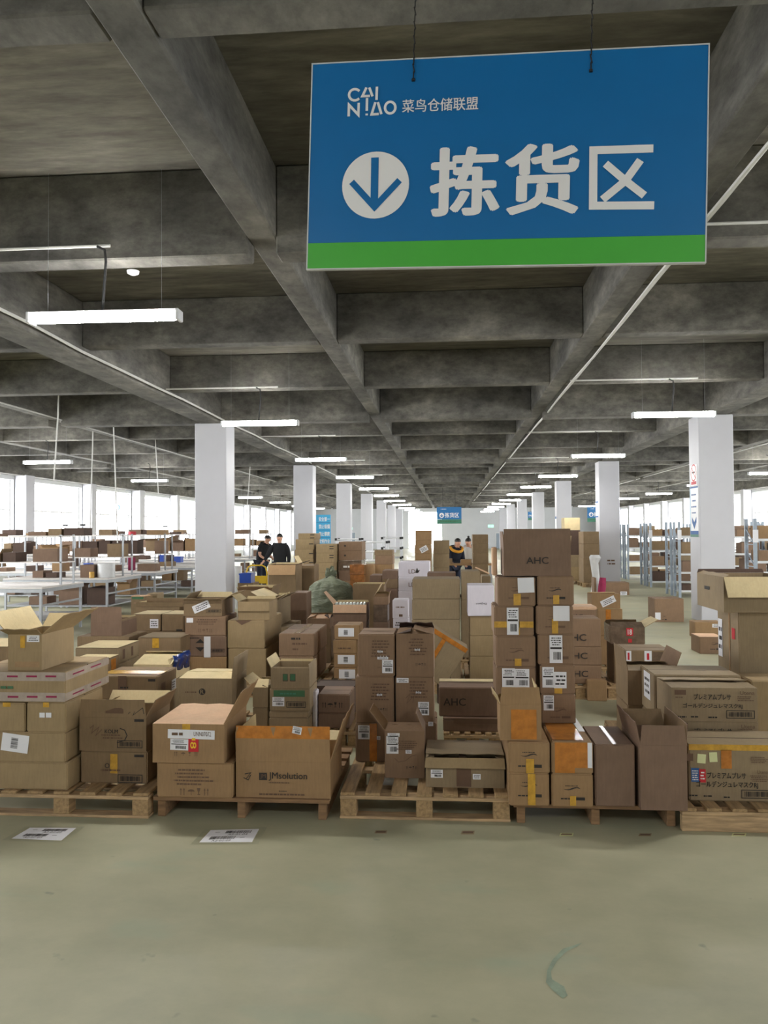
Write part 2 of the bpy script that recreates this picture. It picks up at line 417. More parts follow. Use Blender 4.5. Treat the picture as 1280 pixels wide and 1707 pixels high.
for x in rowtxt:
    n_ = 0
    for y in LY:
        if abs(x) > 9 and (y > 58): continue
        if y < 0 and abs(x) > 9: continue
        vis = y > 11 or (x == -2.95 and y > 5)
        if abs(x) > 9 and y < (17 if x < 0 else 24): vis = False
        if vis: lab = 'white tube lamp, %s of those hanging %s' % (ordn[n_], rowtxt[x]) if n_ < 11 else 'last bright tube lamp of the row'; n_ += 1
        else: lab = 'lamp out of view %s, %.1f metres %s camera' % (rowtxt[x].replace('hanging ', ''), abs(y), 'behind' if y < 0 else 'beyond')
        xo = .3 if (x == -2.95 and 5 < y < 7) else (.06 if x == -2.95 and y < 13 else 0)
        lp = make_lamp(lab, (x + xo + random.uniform(-.05, .05), y, 3.37 + random.uniform(-.02, .02)), random.uniform(-.02, .02), 'white tube lamps hanging from the ceiling')
        if abs(x) < 4 and y > 0:
            s = 1 if x > 0 else -1
            xa = 1.82 if x > 0 else -4.36
            conduit([(xa, y+.02, 3.93), (x+.35, y+.02, 3.93)], .012, 'thin white conduit feeding the %s' % lab.replace(' of those hanging', '').replace('out of view ', '').replace('hanging ', '').replace('bright white ', '').replace('white ', '').replace('tube lamp, ', 'lamp '), 'branch_conduit')
# smoke detector button on the girder underside
o = MB().tube([(0, 0, 0), (0, 0, -.02), (0, 0, -.035)], [.05, .045, .015], 14).build('smoke_detector', M['signw']); o.location = (at(222, 442, 6.25).x, 6.25, Z_GIR)
tag(o, 'small white smoke detector under the near girder', 'detector')
# ------------------------------------------------------------------ the big hanging sign
YL, YR = 2.66, 2.60
TL, TR, BL, BR = at(513, 104, YL), at(1170, 77, YR), at(513, 449, YL), at(1175, 431, YR)
Us = (TR-TL); Us.z = 0; wS = Us.length; Us.normalize(); Vs = Vector((0, 0, 1)); Ns = Us.cross(Vs); hS = ((TL.z-BL.z)+(TR.z-BR.z))/2
def big_sign(name, label, loc, ang, tilt, w, h, group=None, text=True, extra=None):
    r = thing(name, label, 'sign', loc, 0); r.rotation_euler = (0, tilt, ang)
    if group: r['group'] = group
    gh = h*.125
    MB().box(0, w, -.006, .006, gh, h).build('blue_panel', M['blue'], r)
    MB().box(0, w, -.006, .006, 0, gh-.0005).build('green_panel', M['green'], r)
    e = MB().box(-.004, 0, -.008, .008, 0, h).box(w, w+.004, -.008, .008, 0, h).box(-.004, w+.004, -.008, .008, -.004, 0).box(-.004, w+.004, -.008, .008, h, h+.004)
    e.build('edge_trim', M['edge'], r)
    return r
angS = math.atan2(TR.y-TL.y, TR.x-TL.x); tiltS = -math.asin(((TR.z-TL.z)+(BR.z-BL.z))/2/wS)
sg = big_sign('hanging_sign', 'large blue and green hanging sign with a down arrow, nearest the camera', BL, angS, tiltS, wS, hS)
FRS = (Vector((0, -.007, 0)), Vector((1, 0, 0)), Vector((0, 0, 1)), Vector((0, -1, 0)))
def spx(px, py):      # sign pixel -> sign metres (bilinear on the four corners)
    yt = 104-27*(px-513)/657; yb = 449-18*(px-513)/662; v = (yb-py)/(yb-yt)
    x0_, x1_ = 513, 1170+5*(1-v); return ((px-x0_)/(x1_-x0_)*wS, v*hS)
mtx = MB()
def stxt(mb_, s, a, b, c, d, bold):
    p, q = spx(a, d), spx(c, b); put_text(mb_, FRS, s, p[0], p[1], q[0], q[1], bold, .0015)
stxt(mtx, '拣', 722, 241, 840, 361, .036); stxt(mtx, '货', 848, 236, 970, 358, .036)
mtx.build('sign_lettering', M['signw'], sg)
m3 = MB()      # the third character, drawn in strokes
for pts in ([(1088, 247), (992, 250), (994, 341), (1092, 340)],):
    put_stroke(m3, FRS, [spx(*p) for p in pts], .026, .0015)
put_stroke(m3, FRS, [spx(1068, 266), spx(1045, 300), spx(1009, 331)], .025, .0015)
put_stroke(m3, FRS, [spx(1012, 272), spx(1045, 300), spx(1076, 324)], .025, .0018)
m3.build('sign_lettering', M['signw'], sg)
ml = MB(); stxt(ml, '菜鸟仓储联盟', 671, 160, 800, 187, .012); ml.build('sign_lettering', M['signw'], sg)
lg = MB()
def ls(*pts, w=.0085, close=False): put_stroke(lg, FRS, [spx(560+x/4.923, 120+y/4.923) for x, y in pts], w, .0015, close)
arc = lambda cx, cy, rx, ry, a0, a1, n=14: [(cx+rx*math.cos(math.radians(a0+(a1-a0)*k/n)), cy-ry*math.sin(math.radians(a0+(a1-a0)*k/n))) for k in range(n+1)]
ls(*arc(140, 178, 50, 47, 40, 320)); ls((238, 118), (205, 190), (270, 188)); ls((262, 118), (292, 192)); ls((327, 112), (327, 222))
ls((92, 358), (92, 262), (175, 345), (175, 245)); ls((246, 205), (246, 312)); ls((246, 334), (246, 350)); ls((318, 240), (288, 342), (350, 338)); ls((338, 240), (372, 340))
ls(*arc(445, 286, 44, 48, 0, 345, 22), close=True)
lg.build('sign_logo', M['signw'], sg)
ar = MB(); c0 = spx(628.5, 308); rad = (spx(686, 308)[0]-spx(570, 308)[0])/2
put_poly(ar, FRS, [(c0[0]+rad*math.cos(2*math.pi*k/48), c0[1]+rad*math.sin(2*math.pi*k/48)) for k in range(48)], .0012)
ar.build('arrow_disc', M['signw'], sg)
aa = MB()
put_stroke(aa, FRS, [spx(626.5, 262), spx(627.5, 345)], .0255, .0022)
put_stroke(aa, FRS, [spx(587, 303), spx(628, 345), spx(670, 300)], .0215, .0024)
aa.build('down_arrow', M['blue'], sg)
for px, py in ((689, 131), (984, 118)):
    u, v = spx(px, py); m = MB()
    m.tube([(u, -.009, v+k*.008-.006) for k in (0, 1)], .006, 8)
    z = v; k = 0
    while z < Z_SLAB-BL.z-.02:
        m.tube([(u+.003*(k % 2), -.010-.003*((k+1) % 2), z), (u-.003*(k % 2), -.010+.003*((k+1) % 2), z+.028)], .0022, 5); z += .024; k += 1
    m.build('chain', M['cable'], sg)
# ------------------------------------------------------------------ cartons and pallets
rnd = random.Random(11)
def sheet_box(w, d, h, seed, n=6, bulge=.004, seam='x', sag=0.0):
    r = random.Random(seed); vs, fs, idx = [], [], {}
    ph = [r.uniform(0, 6.28) for _ in range(8)]
    def disp(x, y, z):
        e = min(x, 1-x); f = min(y, 1-y); g = min(z, 1-z)
        return bulge*(math.sin(ph[0]+5*x+3*y)+math.sin(ph[1]+4*z+2*x)+math.sin(ph[2]+5*y+4*z))/3
    def V(i, j, k):
        if (i, j, k) not in idx:
            q_ = lambda t, L: 0 if t == 0 else 1 if t == n else (.007/L if t == 1 else 1-.007/L if t == n-1 else (t-1)/(n-2)) if n > 3 else t/n
            x, y, z = q_(i, w), q_(j, d), q_(k, h)
            ex = (i in (0, n)) + (j in (0, n)) + (k in (0, n))
            c_ = (.0055 if n > 3 else .001) if ex > 1 else 0
            p = [(x-.5)*w + (c_ if i == 0 else -c_ if i == n else 0), y*d + (c_ if j == 0 else -c_ if j == n else 0), z*h + (c_ if k == 0 else -c_ if k == n else 0)]
            inn = lambda t: math.sin(math.pi*t)
            a = -abs(disp(x, y, z))
            if i in (0, n): p[0] += (-a if i == 0 else a)*inn(y)*inn(z)
            if j in (0, n): p[1] += (-a if j == 0 else a)*inn(x)*inn(z)
            if k == n: p[2] += a*inn(x)*inn(y) - sag*inn(x)*inn(y)
            idx[(i, j, k)] = len(vs); vs.append(tuple(p))
        return idx[(i, j, k)]
    for a in range(n):
        for b in range(n):
            fs += [(V(a, 0, b), V(a+1, 0, b), V(a+1, 0, b+1), V(a, 0, b+1)), (V(a+1, n, b), V(a, n, b), V(a, n, b+1), V(a+1, n, b+1)),
                   (V(0, a+1, b), V(0, a, b), V(0, a, b+1), V(0, a+1, b+1)), (V(n, a, b), V(n, a+1, b), V(n, a+1, b+1), V(n, a, b+1)),
                   (V(a, b, n), V(a+1, b, n), V(a+1, b+1, n), V(a, b+1, n)), (V(a, b+1, 0), V(a+1, b+1, 0), V(a+1, b, 0), V(a, b, 0))]
    m = MB(); m.add(vs, fs); return m
X_, Y_, Z_ = Vector((1, 0, 0)), Vector((0, 1, 0)), Vector((0, 0, 1))
def face(w, d, h, f):
    return {'front': (Vector((-w/2, 0, 0)), X_, Z_, -Y_, w, h), 'left': (Vector((-w/2, d, 0)), -Y_, Z_, -X_, d, h),
            'right': (Vector((w/2, 0, 0)), Y_, Z_, X_, d, h), 'top': (Vector((-w/2, 0, h)), X_, Y_, Z_, w, d)}[f]
def greek(mb, fr, u0_, v0_, u1_, v1_, rows, seed=0, off=.0016, rot=0, fill=.45):
    r = random.Random(seed); pv = ((u0_+u1_)/2, (v0_+v1_)/2)
    for k in range(rows):
        vb = v1_ - (k+.75)*(v1_-v0_)/rows; hh = (v1_-v0_)/rows*fill; u = u0_ + r.uniform(0, .15)*(u1_-u0_)
        end = u1_ - r.uniform(0, .3)*(u1_-u0_)
        while u < end:
            l = r.uniform(.25, 1.6)*hh*1.6
            put_rect(mb, fr, u, vb, min(u+l, u1_), vb+hh, off, rot, pv); u += l + hh*.45
def barcode(mb, fr, u0_, v0_, u1_, v1_, seed=0, off=.0016, rot=0, n=26, pv=None, vert=False):
    r = random.Random(seed); pv = pv or ((u0_+u1_)/2, (v0_+v1_)/2); t = 0; n = int(n)
    for k in range(n):
        wd_ = r.choice((.35, .6, .8))/n
        if vert: put_rect(mb, fr, u0_, v0_+(v1_-v0_)*k/n, u1_, v0_+(v1_-v0_)*(k/n+wd_), off, rot, pv)
        else: put_rect(mb, fr, u0_+(u1_-u0_)*k/n, v0_, u0_+(u1_-u0_)*(k/n+wd_), v1_, off, rot, pv)
def swoosh(mb, fr, cu, cv, s):
    pts = [(-1, .0), (-.7, -.12), (-.35, -.16), (0, -.08), (.3, .05), (.6, .10), (1, .0), (.75, .20), (.4, .22), (.05, .12), (-.25, -.02), (-.6, -.06)]
    put_poly(mb, fr, [(cu+x*s, cv+y*s) for x, y in pts], .0016)
    greek(mb, fr, cu-s*.8, cv+s*.25, cu+s*.8, cv+s*.45, 1, 3)
def umbrella(mb, fr, cu, cv, s):
    put_poly(mb, fr, [(cu+s*math.cos(a), cv+s*.62*math.sin(a)) for a in [math.pi*k/10 for k in range(11)]], .0016)
    put_stroke(mb, fr, [(cu, cv+.05*s), (cu, cv-s*.7), (cu+s*.15, cv-s*.85)], s*.13, .0016)
def arrows(mb, fr, cu, cv, s):
    for dx in (-.45, .45):
        put_rect(mb, fr, cu+(dx-.1)*s, cv-s, cu+(dx+.1)*s, cv+s*.4, .0016)
        put_poly(mb, fr, [(cu+(dx-.28)*s, cv+s*.35), (cu+(dx+.28)*s, cv+s*.35), (cu+dx*s, cv+s)], .0017)
def goblet(mb, fr, cu, cv, s):
    put_poly(mb, fr, [(cu-s*.5, cv+s), (cu-s*.3, cv+.1*s), (cu+s*.3, cv+.1*s), (cu+s*.5, cv+s)], .0016)
    put_rect(mb, fr, cu-.08*s, cv-.7*s, cu+.08*s, cv+.1*s, .0016); put_rect(mb, fr, cu-.4*s, cv-.85*s, cu+.4*s, cv-.7*s, .0016)
decn = [0]
def decals(r, w, d, h, decs, px):
    decn[0] = 0
    for q in decs:
        k, f = q[0], q[1]; decn[0] += 1
        if f == 'ff': O, U, V, N, fw_, fh_ = r_ff[0]
        else: O, U, V, N, fw_, fh_ = face(w, d, h, f)
        fr = (O, U, V, N)
        def rc(a, b, c, e):
            if f in ('front', 'ff') and px:
                (ax, ay), (cx_, cy_) = px(a, e), px(c, b)
                if f == 'ff': ay -= h; cy_ -= h
                return ax, ay, cx_, cy_
            return a*fw_, b*fh_, c*fw_, e*fh_
        n = len(r.children)
        if k == 'L':       # shipping label: (a,b,c,d, rot, pattern)
            a, b, c, e = rc(*q[2:6]); rot = q[6] if len(q) > 6 else 0; pat = q[7] if len(q) > 7 else 'ship'
            mt = q[8] if len(q) > 8 else 'paper'
            m = MB(); put_rect(m, fr, a, b, c, e, .0030, rot); m2 = m
            o = m.build('shipping_label' if mt == 'paper' else 'sticker', M[mt], r); W_, H_ = c-a, e-b; pv = ((a+c)/2, (b+e)/2); t = MB()
            sd = int(abs(a*977+b*331)*10) % 999
            if pat == 'ship':
                greek(t, fr, a+.08*W_, b+.62*H_, c-.08*W_, e-.06*H_, 4, sd, .0036, rot)
                put_rect(t, fr, a+.06*W_, b+.50*H_, c-.06*W_, b+.57*H_, .0036, rot, pv)
                barcode(t, fr, a+.3*W_, b+.12*H_, c-.12*W_, b+.4*H_, sd, .0036, rot, 22, pv)
            elif pat == 'bar': barcode(t, fr, a+.35*W_, b+.2*H_, a+.6*W_, e-.2*H_, sd, .0036, rot, 16, pv, vert=True)
            elif pat == 'lines': greek(t, fr, a+.1*W_, b+.15*H_, c-.1*W_, e-.15*H_, 3, sd, .0036, rot)
            if t.v: t.build('printed_text', M['ink'], o)
        elif k == 'T':  # tape strips; a sheet over a whole lid paints the top as lit
            a, b, c, e = rc(*q[2:6]); m = MB(); put_rect(m, fr, a, b, c, e, .0022); m.build('tape_and_lit_lid', M[q[6]], r)
        elif k == 'X':     # lettering: text first
            a, b, c, e = rc(*q[3:7]); m = MB(); put_text(m, fr, q[2], a, b, c, e, q[8] if len(q) > 8 else 0, .0046, q[9] if len(q) > 9 else 0)
            m.build('printed_text', M[q[7]], r)
        elif k == 'G':
            a, b, c, e = rc(*q[2:6]); m = MB(); greek(m, fr, a, b, c, e, q[7] if len(q) > 7 else 3, int(abs(a)*999) % 77, .0040); m.build('printed_text', M[q[6]], r)
        elif k == 'S':
            a, b, c, e = rc(*q[2:6]); m = MB(); s = (c-a)*.27; swoosh(m, fr, (a+c)/2, b+(e-b)*.62, s)
            greek(m, fr, a+(c-a)*.12, b+(e-b)*.05, a+(c-a)*.55, b+(e-b)*.2, 1, 5); put_rect(m, fr, a+(c-a)*.58, b+(e-b)*.05, c-(c-a)*.1, b+(e-b)*.2, .0016)
            m.build('printed_logo', M[q[6] if len(q) > 6 else 'inkb'], r)
        elif k == 'B':     # framed barcode print
            a, b, c, e = rc(*q[2:6]); m = MB(); put_stroke(m, fr, [(a, b), (c, b), (c, e), (a, e)], (e-b)*.1, .0022, True)
            barcode(m, fr, a+(c-a)*.08, b+(e-b)*.18, c-(c-a)*.08, e-(e-b)*.18, 4, .0022, 0, 30); m.build('printed_barcode', M['ink'], r)
        elif k == 'I':     # handling icons
            a, b, c, e = rc(*q[2:6]); m = MB(); W_ = c-a; s = min((e-b)/2, W_/8)
            arrows(m, fr, a+W_*.12, (b+e)/2, s); umbrella(m, fr, a+W_*.4, (b+e)/2, s); goblet(m, fr, a+W_*.64, (b+e)/2, s); arrows(m, fr, a+W_*.88, (b+e)/2, s)
            m.build('printed_symbols', M[q[6] if len(q) > 6 else 'inkb'], r)
        elif k == 'R':     # solid printed rectangle / diamond
            a, b, c, e = rc(*q[2:6]); m = MB(); put_rect(m, fr, a, b, c, e, .0026); m.build(q[7] if len(q) > 7 else 'printed_patch', M[q[6]], r)
        elif k == 'P':     # polygon in pixels
            m = MB(); fr = (face(w, d, h, 'front'))[:4]; put_poly(m, fr, [px(*p) for p in q[2]], .0024); m.build('printed_mark', M[q[3]], r)
        elif k == 'H':     # handwritten scrawl in pixels
            m = MB(); put_stroke(m, fr, [px(*p) for p in q[2]], q[3], .0024); m.build('marker_scrawl', M[q[4]], r)
r_ff = [None]
def flap(r, w, d, h, side, ang, ln, mat, pinch=.012, bend=0, mat_in=None):
    a = math.radians(ang); t = .0045
    O, al, out, L = {'f': (Vector((-w/2, 0, h)), X_, -Y_, w), 'b': (Vector((-w/2, d, h)), X_, Y_, w),
                     'l': (Vector((-w/2, 0, h)), Y_, -X_, d), 'r': (Vector((w/2, 0, h)), Y_, X_, d)}[side]
    dr = Z_*math.cos(a) + out*math.sin(a); nn = out*math.cos(a) - Z_*math.sin(a)
    if side == 'f': r_ff[0] = (O, X_, dr, nn, L, ln)
    m = MB(); n = 5; rows = []
    rr = random.Random(int(w*1000)+int(ang))
    for j in range(n+1):
        v = j/n; dd = dr*ln*v + nn*(bend*v*v*ln)
        rows.append([O + al*(pinch*v + (L-2*pinch*v)*i/n) + dd + nn*(.003*math.sin(3*i+ang)*v) for i in range(n+1)])
    for off in (0, -t):
        base = len(m.v); m.v += [tuple(p + nn*off) for rw in rows for p in rw]
        for j in range(n):
            for i in range(n):
                q = (base+j*(n+1)+i, base+j*(n+1)+i+1, base+(j+1)*(n+1)+i+1, base+(j+1)*(n+1)+i)
                m.f.append(q if off == 0 else q[::-1])
    N1 = (n+1)*(n+1); ring = [i for i in range(n+1)] + [(j+1)*(n+1)-1 for j in range(1, n+1)] + [n*(n+1)+i for i in range(n-1, -1, -1)] + [j*(n+1) for j in range(n-1, 0, -1)]
    for a_, b_ in zip(ring, ring[1:]+ring[:1]): m.f.append((a_, a_+N1, b_+N1, b_))
    o = m.build('flap', M[mat], r, smooth=True)
    if mat_in:                                   # raw inner face of the board
        o.data.materials.append(M[mat_in])
        for p in o.data.polygons:
            if all(N1 <= v < 2*N1 for v in p.vertices): p.material_index = 1
    return o
NBOX = [0]
def carton(label, x0, x1, yt, z0, dep, Y=None, yb=None, col='kraft', open=None, decs=(), rz=0, group=None, name='carton', cat='box', sag=0, seam=True, gap=.003, lid=None):
    NBOX[0] += 1; xc = (x0+x1)/2
    if Y is None: Y = atz(xc, yb, z0).y
    pc = at(xc, yt, Y); h = pc.z - z0
    ym = proj((pc.x, Y, z0+h/2))[1]
    X0, X1 = at(x0, ym, Y).x + gap/2, at(x1, ym, Y).x - gap/2; w = X1-X0
    r = thing(name, label, cat, ((X0+X1)/2, Y, z0), 0, group)
    if rz: r.rotation_euler = (0, 0, math.radians(rz))
    z0_ = z0
    def px(a, b):
        p = at(a, b, Y); return p.x - X0, p.z - z0_
    if open is None:
        m = sheet_box(w, dep, h-.001, NBOX[0], sag=sag); m.build('body' if (decs or seam) else 'body', M[col], r, smooth=True)
        if seam:
            t = MB(); c = dep/2
            if seam == 'y': t.box(-.0025, .0025, .0, dep, h-.004, h-.0008)
            else: t.box(-w/2, w/2, c-.0025, c+.0025, h-.004, h-.0008)
            t.build('lid_seam', M['dark'], r)
    else:
        t = .005; m = MB()
        m.box(-w/2, w/2, 0, t, 0, h).box(-w/2, w/2, dep-t, dep, 0, h).box(-w/2, -w/2+t, t, dep-t, 0, h).box(w/2-t, w/2, t, dep-t, 0, h).box(-w/2+t, w/2-t, t, dep-t, 0, t)
        m.build('body', M[col], r)
        for s, v in open.items():
            flap(r, w, dep, h+.0005, s, v[0], v[1], v[2] if len(v) > 2 and v[2] else col, v[4] if len(v) > 4 else .012, 0, v[3] if len(v) > 3 else 'inside')
    decals(r, w, dep, h, decs, px)
    return z0 + h
def hid(x0, x1, z0, z1, Y, dep, label, col='grey'):     # a lower carton of a stack, mostly hidden by what stands before it
    yt = proj((at((x0+x1)/2, 1000, Y).x, Y, z1))[1]
    return carton(label, x0, x1, yt, z0, dep, Y=Y, col=col)
def stack(Y, dep, z0, rows, **kw):
    z = z0
    for row in rows:
        k = dict(kw); k.update(row[4] if len(row) > 4 else {})
        yy = k.pop('Y', Y); dd = k.pop('dep', dep)
        z = carton(row[3], row[0], row[1], row[2], z, dd, Y=yy, **k)
    return z
def pallet(label, x0, x1, yb, zt, dep, kind='fb', n=7, mats=('wood', 'woodx'), X=None, Y=None, bottom=True):
    if Y is None: Y = atz((x0+x1)/2, yb, 0).y
    if X is None: X = (atz(x0, yb, 0).x*0 + at(x0, yb, Y).x, at(x1, yb, Y).x)
    w = X[1]-X[0]; r = thing('wooden_pallet', label, 'pallet', ((X[0]+X[1])/2, Y, 0), 0, 'wooden pallets under the cartons')
    tb = .018; q = random.Random(int(abs(X[0])*100))
    a, b = mats
    if kind in ('fb', 'fs'):
        bw = w/(n*1.62)
        for k in range(n):
            cx = -w/2 + bw/2 + (w-bw)*k/(n-1); j = q.uniform(-.006, .006)
            MB().box(cx-bw/2+(abs(j) if k == 0 else 0), cx+bw/2-(abs(j) if k == n-1 else 0), .0+abs(j), dep-abs(j), zt-tb, zt-abs(j)*.2).build('deck_board', M[a], r, bevel=.002)
        for yy in (0, dep/2-.045, dep-.09):
            MB().box(-w/2+.002, w/2-.002, yy+.002, yy+.088, zt-2*tb-.004, zt-tb-.001).build('cross_board', M[b], r, bevel=.002)
        zb = .016 if bottom else 0
        if kind == 'fb':
            for yy in (.004, dep/2-.045, dep-.094):
                for cx in (-w/2+.052, 0, w/2-.052):
                    MB().box(cx-.048, cx+.048, yy, yy+.09, zb+.001, zt-2*tb-.005).build('block', M[a], r, bevel=.002)
                if bottom: MB().box(-w/2, w/2, yy, yy+.09, 0, zb).build('bottom_board', M[b], r, bevel=.002)
        else:
            for yy in (.002, dep/2-.02, dep-.042):
                MB().box(-w/2, w/2, yy, yy+.04, 0, zt-2*tb-.005).build('stringer', M[b], r, bevel=.003)
    else:
        bw = dep/(n*1.5)
        for k in range(n):
            cy = bw/2 + (dep-bw)*k/(n-1)
            MB().box(-w/2, w/2, cy-bw/2, cy+bw/2, zt-.024, zt-q.uniform(0, .001)).build('deck_board', M[b], r, bevel=.002)
        for cx in (-w/2+.045, 0, w/2-.045):
            MB().box(cx-.024, cx+.024, .02, dep-.02, 0, zt-.025).build('stringer', M[a], r, bevel=.003)
    return r
# ------------------------------------------------------------------ front row of pallets
PW = ('wood', 'woodx'); PD = ('woodd', 'woodd')
ZP1, ZP2, ZP3, ZP4, ZP5 = .15, .125, .155, .12, .13
pallet('light pine pallet with gaps between its boards, nearest the left edge of the picture', -42, 247, 1362, ZP1, 1.1)
pallet('dark low pallet on three legs under the open carton with brown tape', 255, 549, 1366, ZP2, 1.15, 'lr', 7, PD)
pallet('pine pallet with a half empty deck, in the middle of the front row', 566, 851, 1368, ZP3, 1.1)
pallet('low pallet on three legs under the tall tower of small cartons', 856, 1134, 1377, ZP4, 1.05, 'lr', 7, ('woodd', 'woodd'))
pallet('pale pallet with a solid front board at the right edge of the front row', 1137, 1420, 1389, ZP5, .8, 'fs', 7)
# left edge stack
YL1 = atz(40, 1316, ZP1).y
z = carton('wide plain tan carton at the bottom left, flat on the pine pallet', -60, 113, 1270, ZP1, .52, Y=YL1, col='tan')
z = carton('wide tan carton carrying a slanted white label, above the bottom left one', -60, 109, 1220, z, .52, Y=YL1, col='tan', decs=[('L', 'front', 3, 1224, 48, 1253, -.12, 'bar')])
carton('tan carton with orange tape remnant cut by the left picture edge', -60, 42, 1171, z, .52, Y=YL1, col='tan', decs=[('T', 'front', 5, 1171, 18, 1178, 'tapey')])
z = carton('tan carton with two white oval stickers on its front', 44, 110, 1171, z, .52, Y=YL1, col='tan', decs=[('L', 'front', 66, 1188, 75, 1196, 0, 'none'), ('L', 'front', 76.5, 1188, 86, 1196, 0, 'none'), ('T', 'front', 72, 1171, 82, 1179, 'tapey')])
z1 = z
z = carton('wide tan carton wrapped twice in pale tape printed with red dashes', -60, 109, 1120, z, .62, Y=YL1, col='tan',
    decs=[('T', 'front', -60, 1121, 109, 1134, 'tapew'), ('T', 'front', -60, 1155, 109, 1168, 'tapew')] +
         [('R', 'front', a, b, a+18, b+3, 'maroon') for a, b in ((12, 1126), (44, 1126), (76, 1126), (13, 1160), (45, 1160), (77, 1160), (-20, 1126), (-20, 1160))] +
         [('T', 'right', 0, .72, 1, .98, 'tapew'), ('T', 'right', 0, .05, 1, .3, 'tapew'), ('R', 'right', .15, .82, .4, .87, 'maroon'), ('R', 'right', .55, .82, .8, .87, 'maroon'), ('R', 'right', .15, .15, .4, .2, 'maroon'), ('R', 'right', .55, .15, .8, .2, 'maroon'), ('G', 'front', -20, 1141, 30, 1150, 'inkg', 1)])
carton('open tan carton with wide flaps spread, on top of the far left stack', 13, 70, 1058, z, .42, Y=YL1+.05, col='tan',
       open={'f': (64, .09, 'tan', 'inside', -.01), 'l': (38, .17, 'tan', 'inside', -.03), 'r': (52, .20, 'tan', 'inside', -.03), 'b': (35, .10, 'tan', 'inside', .02)},
       decs=[('L', 'front', 45, 1059, 66, 1070, 0, 'lines'), ('T', 'front', 34, 1060, 42, 1080, 'tapey'), ('R', 'front', 25, 1103, 66, 1112, 'tapec', 'torn_tape')])
# second stack on the first pallet
YL2 = atz(190, 1306, ZP1).y
z = carton('kraft carton with yellow tape and a barcode panel, low in the stack with open flaps', 134, 246, 1252, ZP1, .42, Y=YL2, col='grey',
    decs=[('B', 'front', 197, 1292, 237, 1304), ('T', 'front', 184, 1257, 196, 1289, 'tapey'), ('R', 'front', 224, 1258, 240, 1262, 'ink'), ('X', 'front', 'O', 175, 1272, 183, 1280, 'ink', 0), ('G', 'front', 165, 1281, 215, 1286, 'inkb', 1)])
z = carton('kraft carton with a handwritten scrawl, its front flap standing, between the two left stacks', 132, 244, 1196, z, .42, Y=YL2, col='grey',
    open={'f': (3, .11, 'grey', 'inside'), 'r': (28, .12, 'grey', 'inside'), 'b': (35, .09, 'grey', 'inside'), 'l': (-60, .1, 'grey', 'inside')},
    decs=[('B', 'front', 196, 1235, 237, 1246), ('R', 'front', 224, 1199, 240, 1203, 'ink'), ('X', 'front', 'KOLM', 175, 1216, 197, 1222, 'ink', .02), ('G', 'front', 168, 1223, 205, 1232, 'inkb', 2),
          ('H', 'front', [(200, 1214), (208, 1217), (212, 1226), (208, 1234), (195, 1238)], .006, 'ink'), ('H', 'front', [(150, 1214), (156, 1209), (153, 1222), (165, 1212), (160, 1226), (170, 1216)], .005, 'inkb'),
          ('R', 'front', 176, 1180, 206, 1189, 'inkb'), ('H', 'front', [(212, 1182), (222, 1176), (214, 1190), (228, 1178), (222, 1192), (238, 1180), (240, 1190)], .004, 'ink')])
# second pallet
YB1 = atz(325, 1330, ZP2).y
z = carton('brown carton with faint printed table of text under the half open one', 261, 388, 1271, ZP2, .56, Y=YB1, col='kraft', decs=[('G', 'front', 288, 1281, 356, 1309, 'inkb', 5), ('I', 'front', 298, 1314, 350, 1325, 'inkb')])
z = carton('low brown carton with a red and yellow sticker, pale flat lid and one leaning flap', 254, 374, 1207, z, .52, Y=YB1-.015, col='kraft',
    open={'b': (-80, .02, 'peach', 'peach'), 'f': (-89, .515, 'peach', 'peach', 0), 'r': (27, .20, 'kraft', 'inside', .03)},  # lid colour lightened to stand in for lamp light reflecting off it
    decs=[('T', 'front', 304, 1207, 317, 1222, 'tapey'), ('L', 'front', 280, 1217, 358, 1231, -.02, 'none'), ('X', 'front', 'UNN07072', 323, 1220, 352, 1227, 'inkb', .0), ('G', 'front', 285, 1218, 305, 1228, 'inkb', 1), ('L', 'front', 284, 1232, 314, 1250, -.03, 'ship'),
          ('R', 'front', 314, 1226, 331, 1253, 'inkr', 'red_sticker'), ('X', 'front', '1', 320, 1230, 326, 1234, 'inky', .02), ('X', 'front', '8', 317, 1237, 328, 1247, 'inky', .02, -1.57), ('I', 'front', 288, 1253, 332, 1260, 'inkb')])
YB2 = atz(470, 1330, ZP2).y
carton('large open carton with dark brand lettering and brown tape along its raised flap', 393, 551, 1270, ZP2, .50, Y=YB2, col='kraft',
    open={'f': (2, .205, 'kraft', 'inside', .006), 'r': (18, .26, 'kraft', 'inside', .01), 'b': (80, .15, 'kraft', 'inside'), 'l': (2, .17, 'kraft', 'inside')},
    decs=[('X', 'front', 'JMsolution', 448, 1288, 512, 1301, 'ink', .012), ('R', 'front', 432, 1288, 445, 1300, 'ink', 'printed_logo'), ('X', 'front', 'JM', 434, 1290, 443, 1298, 'inkb', .01), ('G', 'front', 448, 1303, 492, 1306, 'inkb', 1), ('G', 'front', 424, 1322, 520, 1326, 'inkb', 1), ('G', 'front', 465, 1317, 478, 1320, 'ink', 1),
          ('H', 'front', [(408, 1290), (418, 1288), (410, 1298), (418, 1292), (414, 1300), (406, 1296)], .005, 'ink'), ('T', 'ff', 394, 1211, 550, 1230, 'tape'), ('L', 'ff', 488, 1211, 503, 1223, -.2, 'ship')])
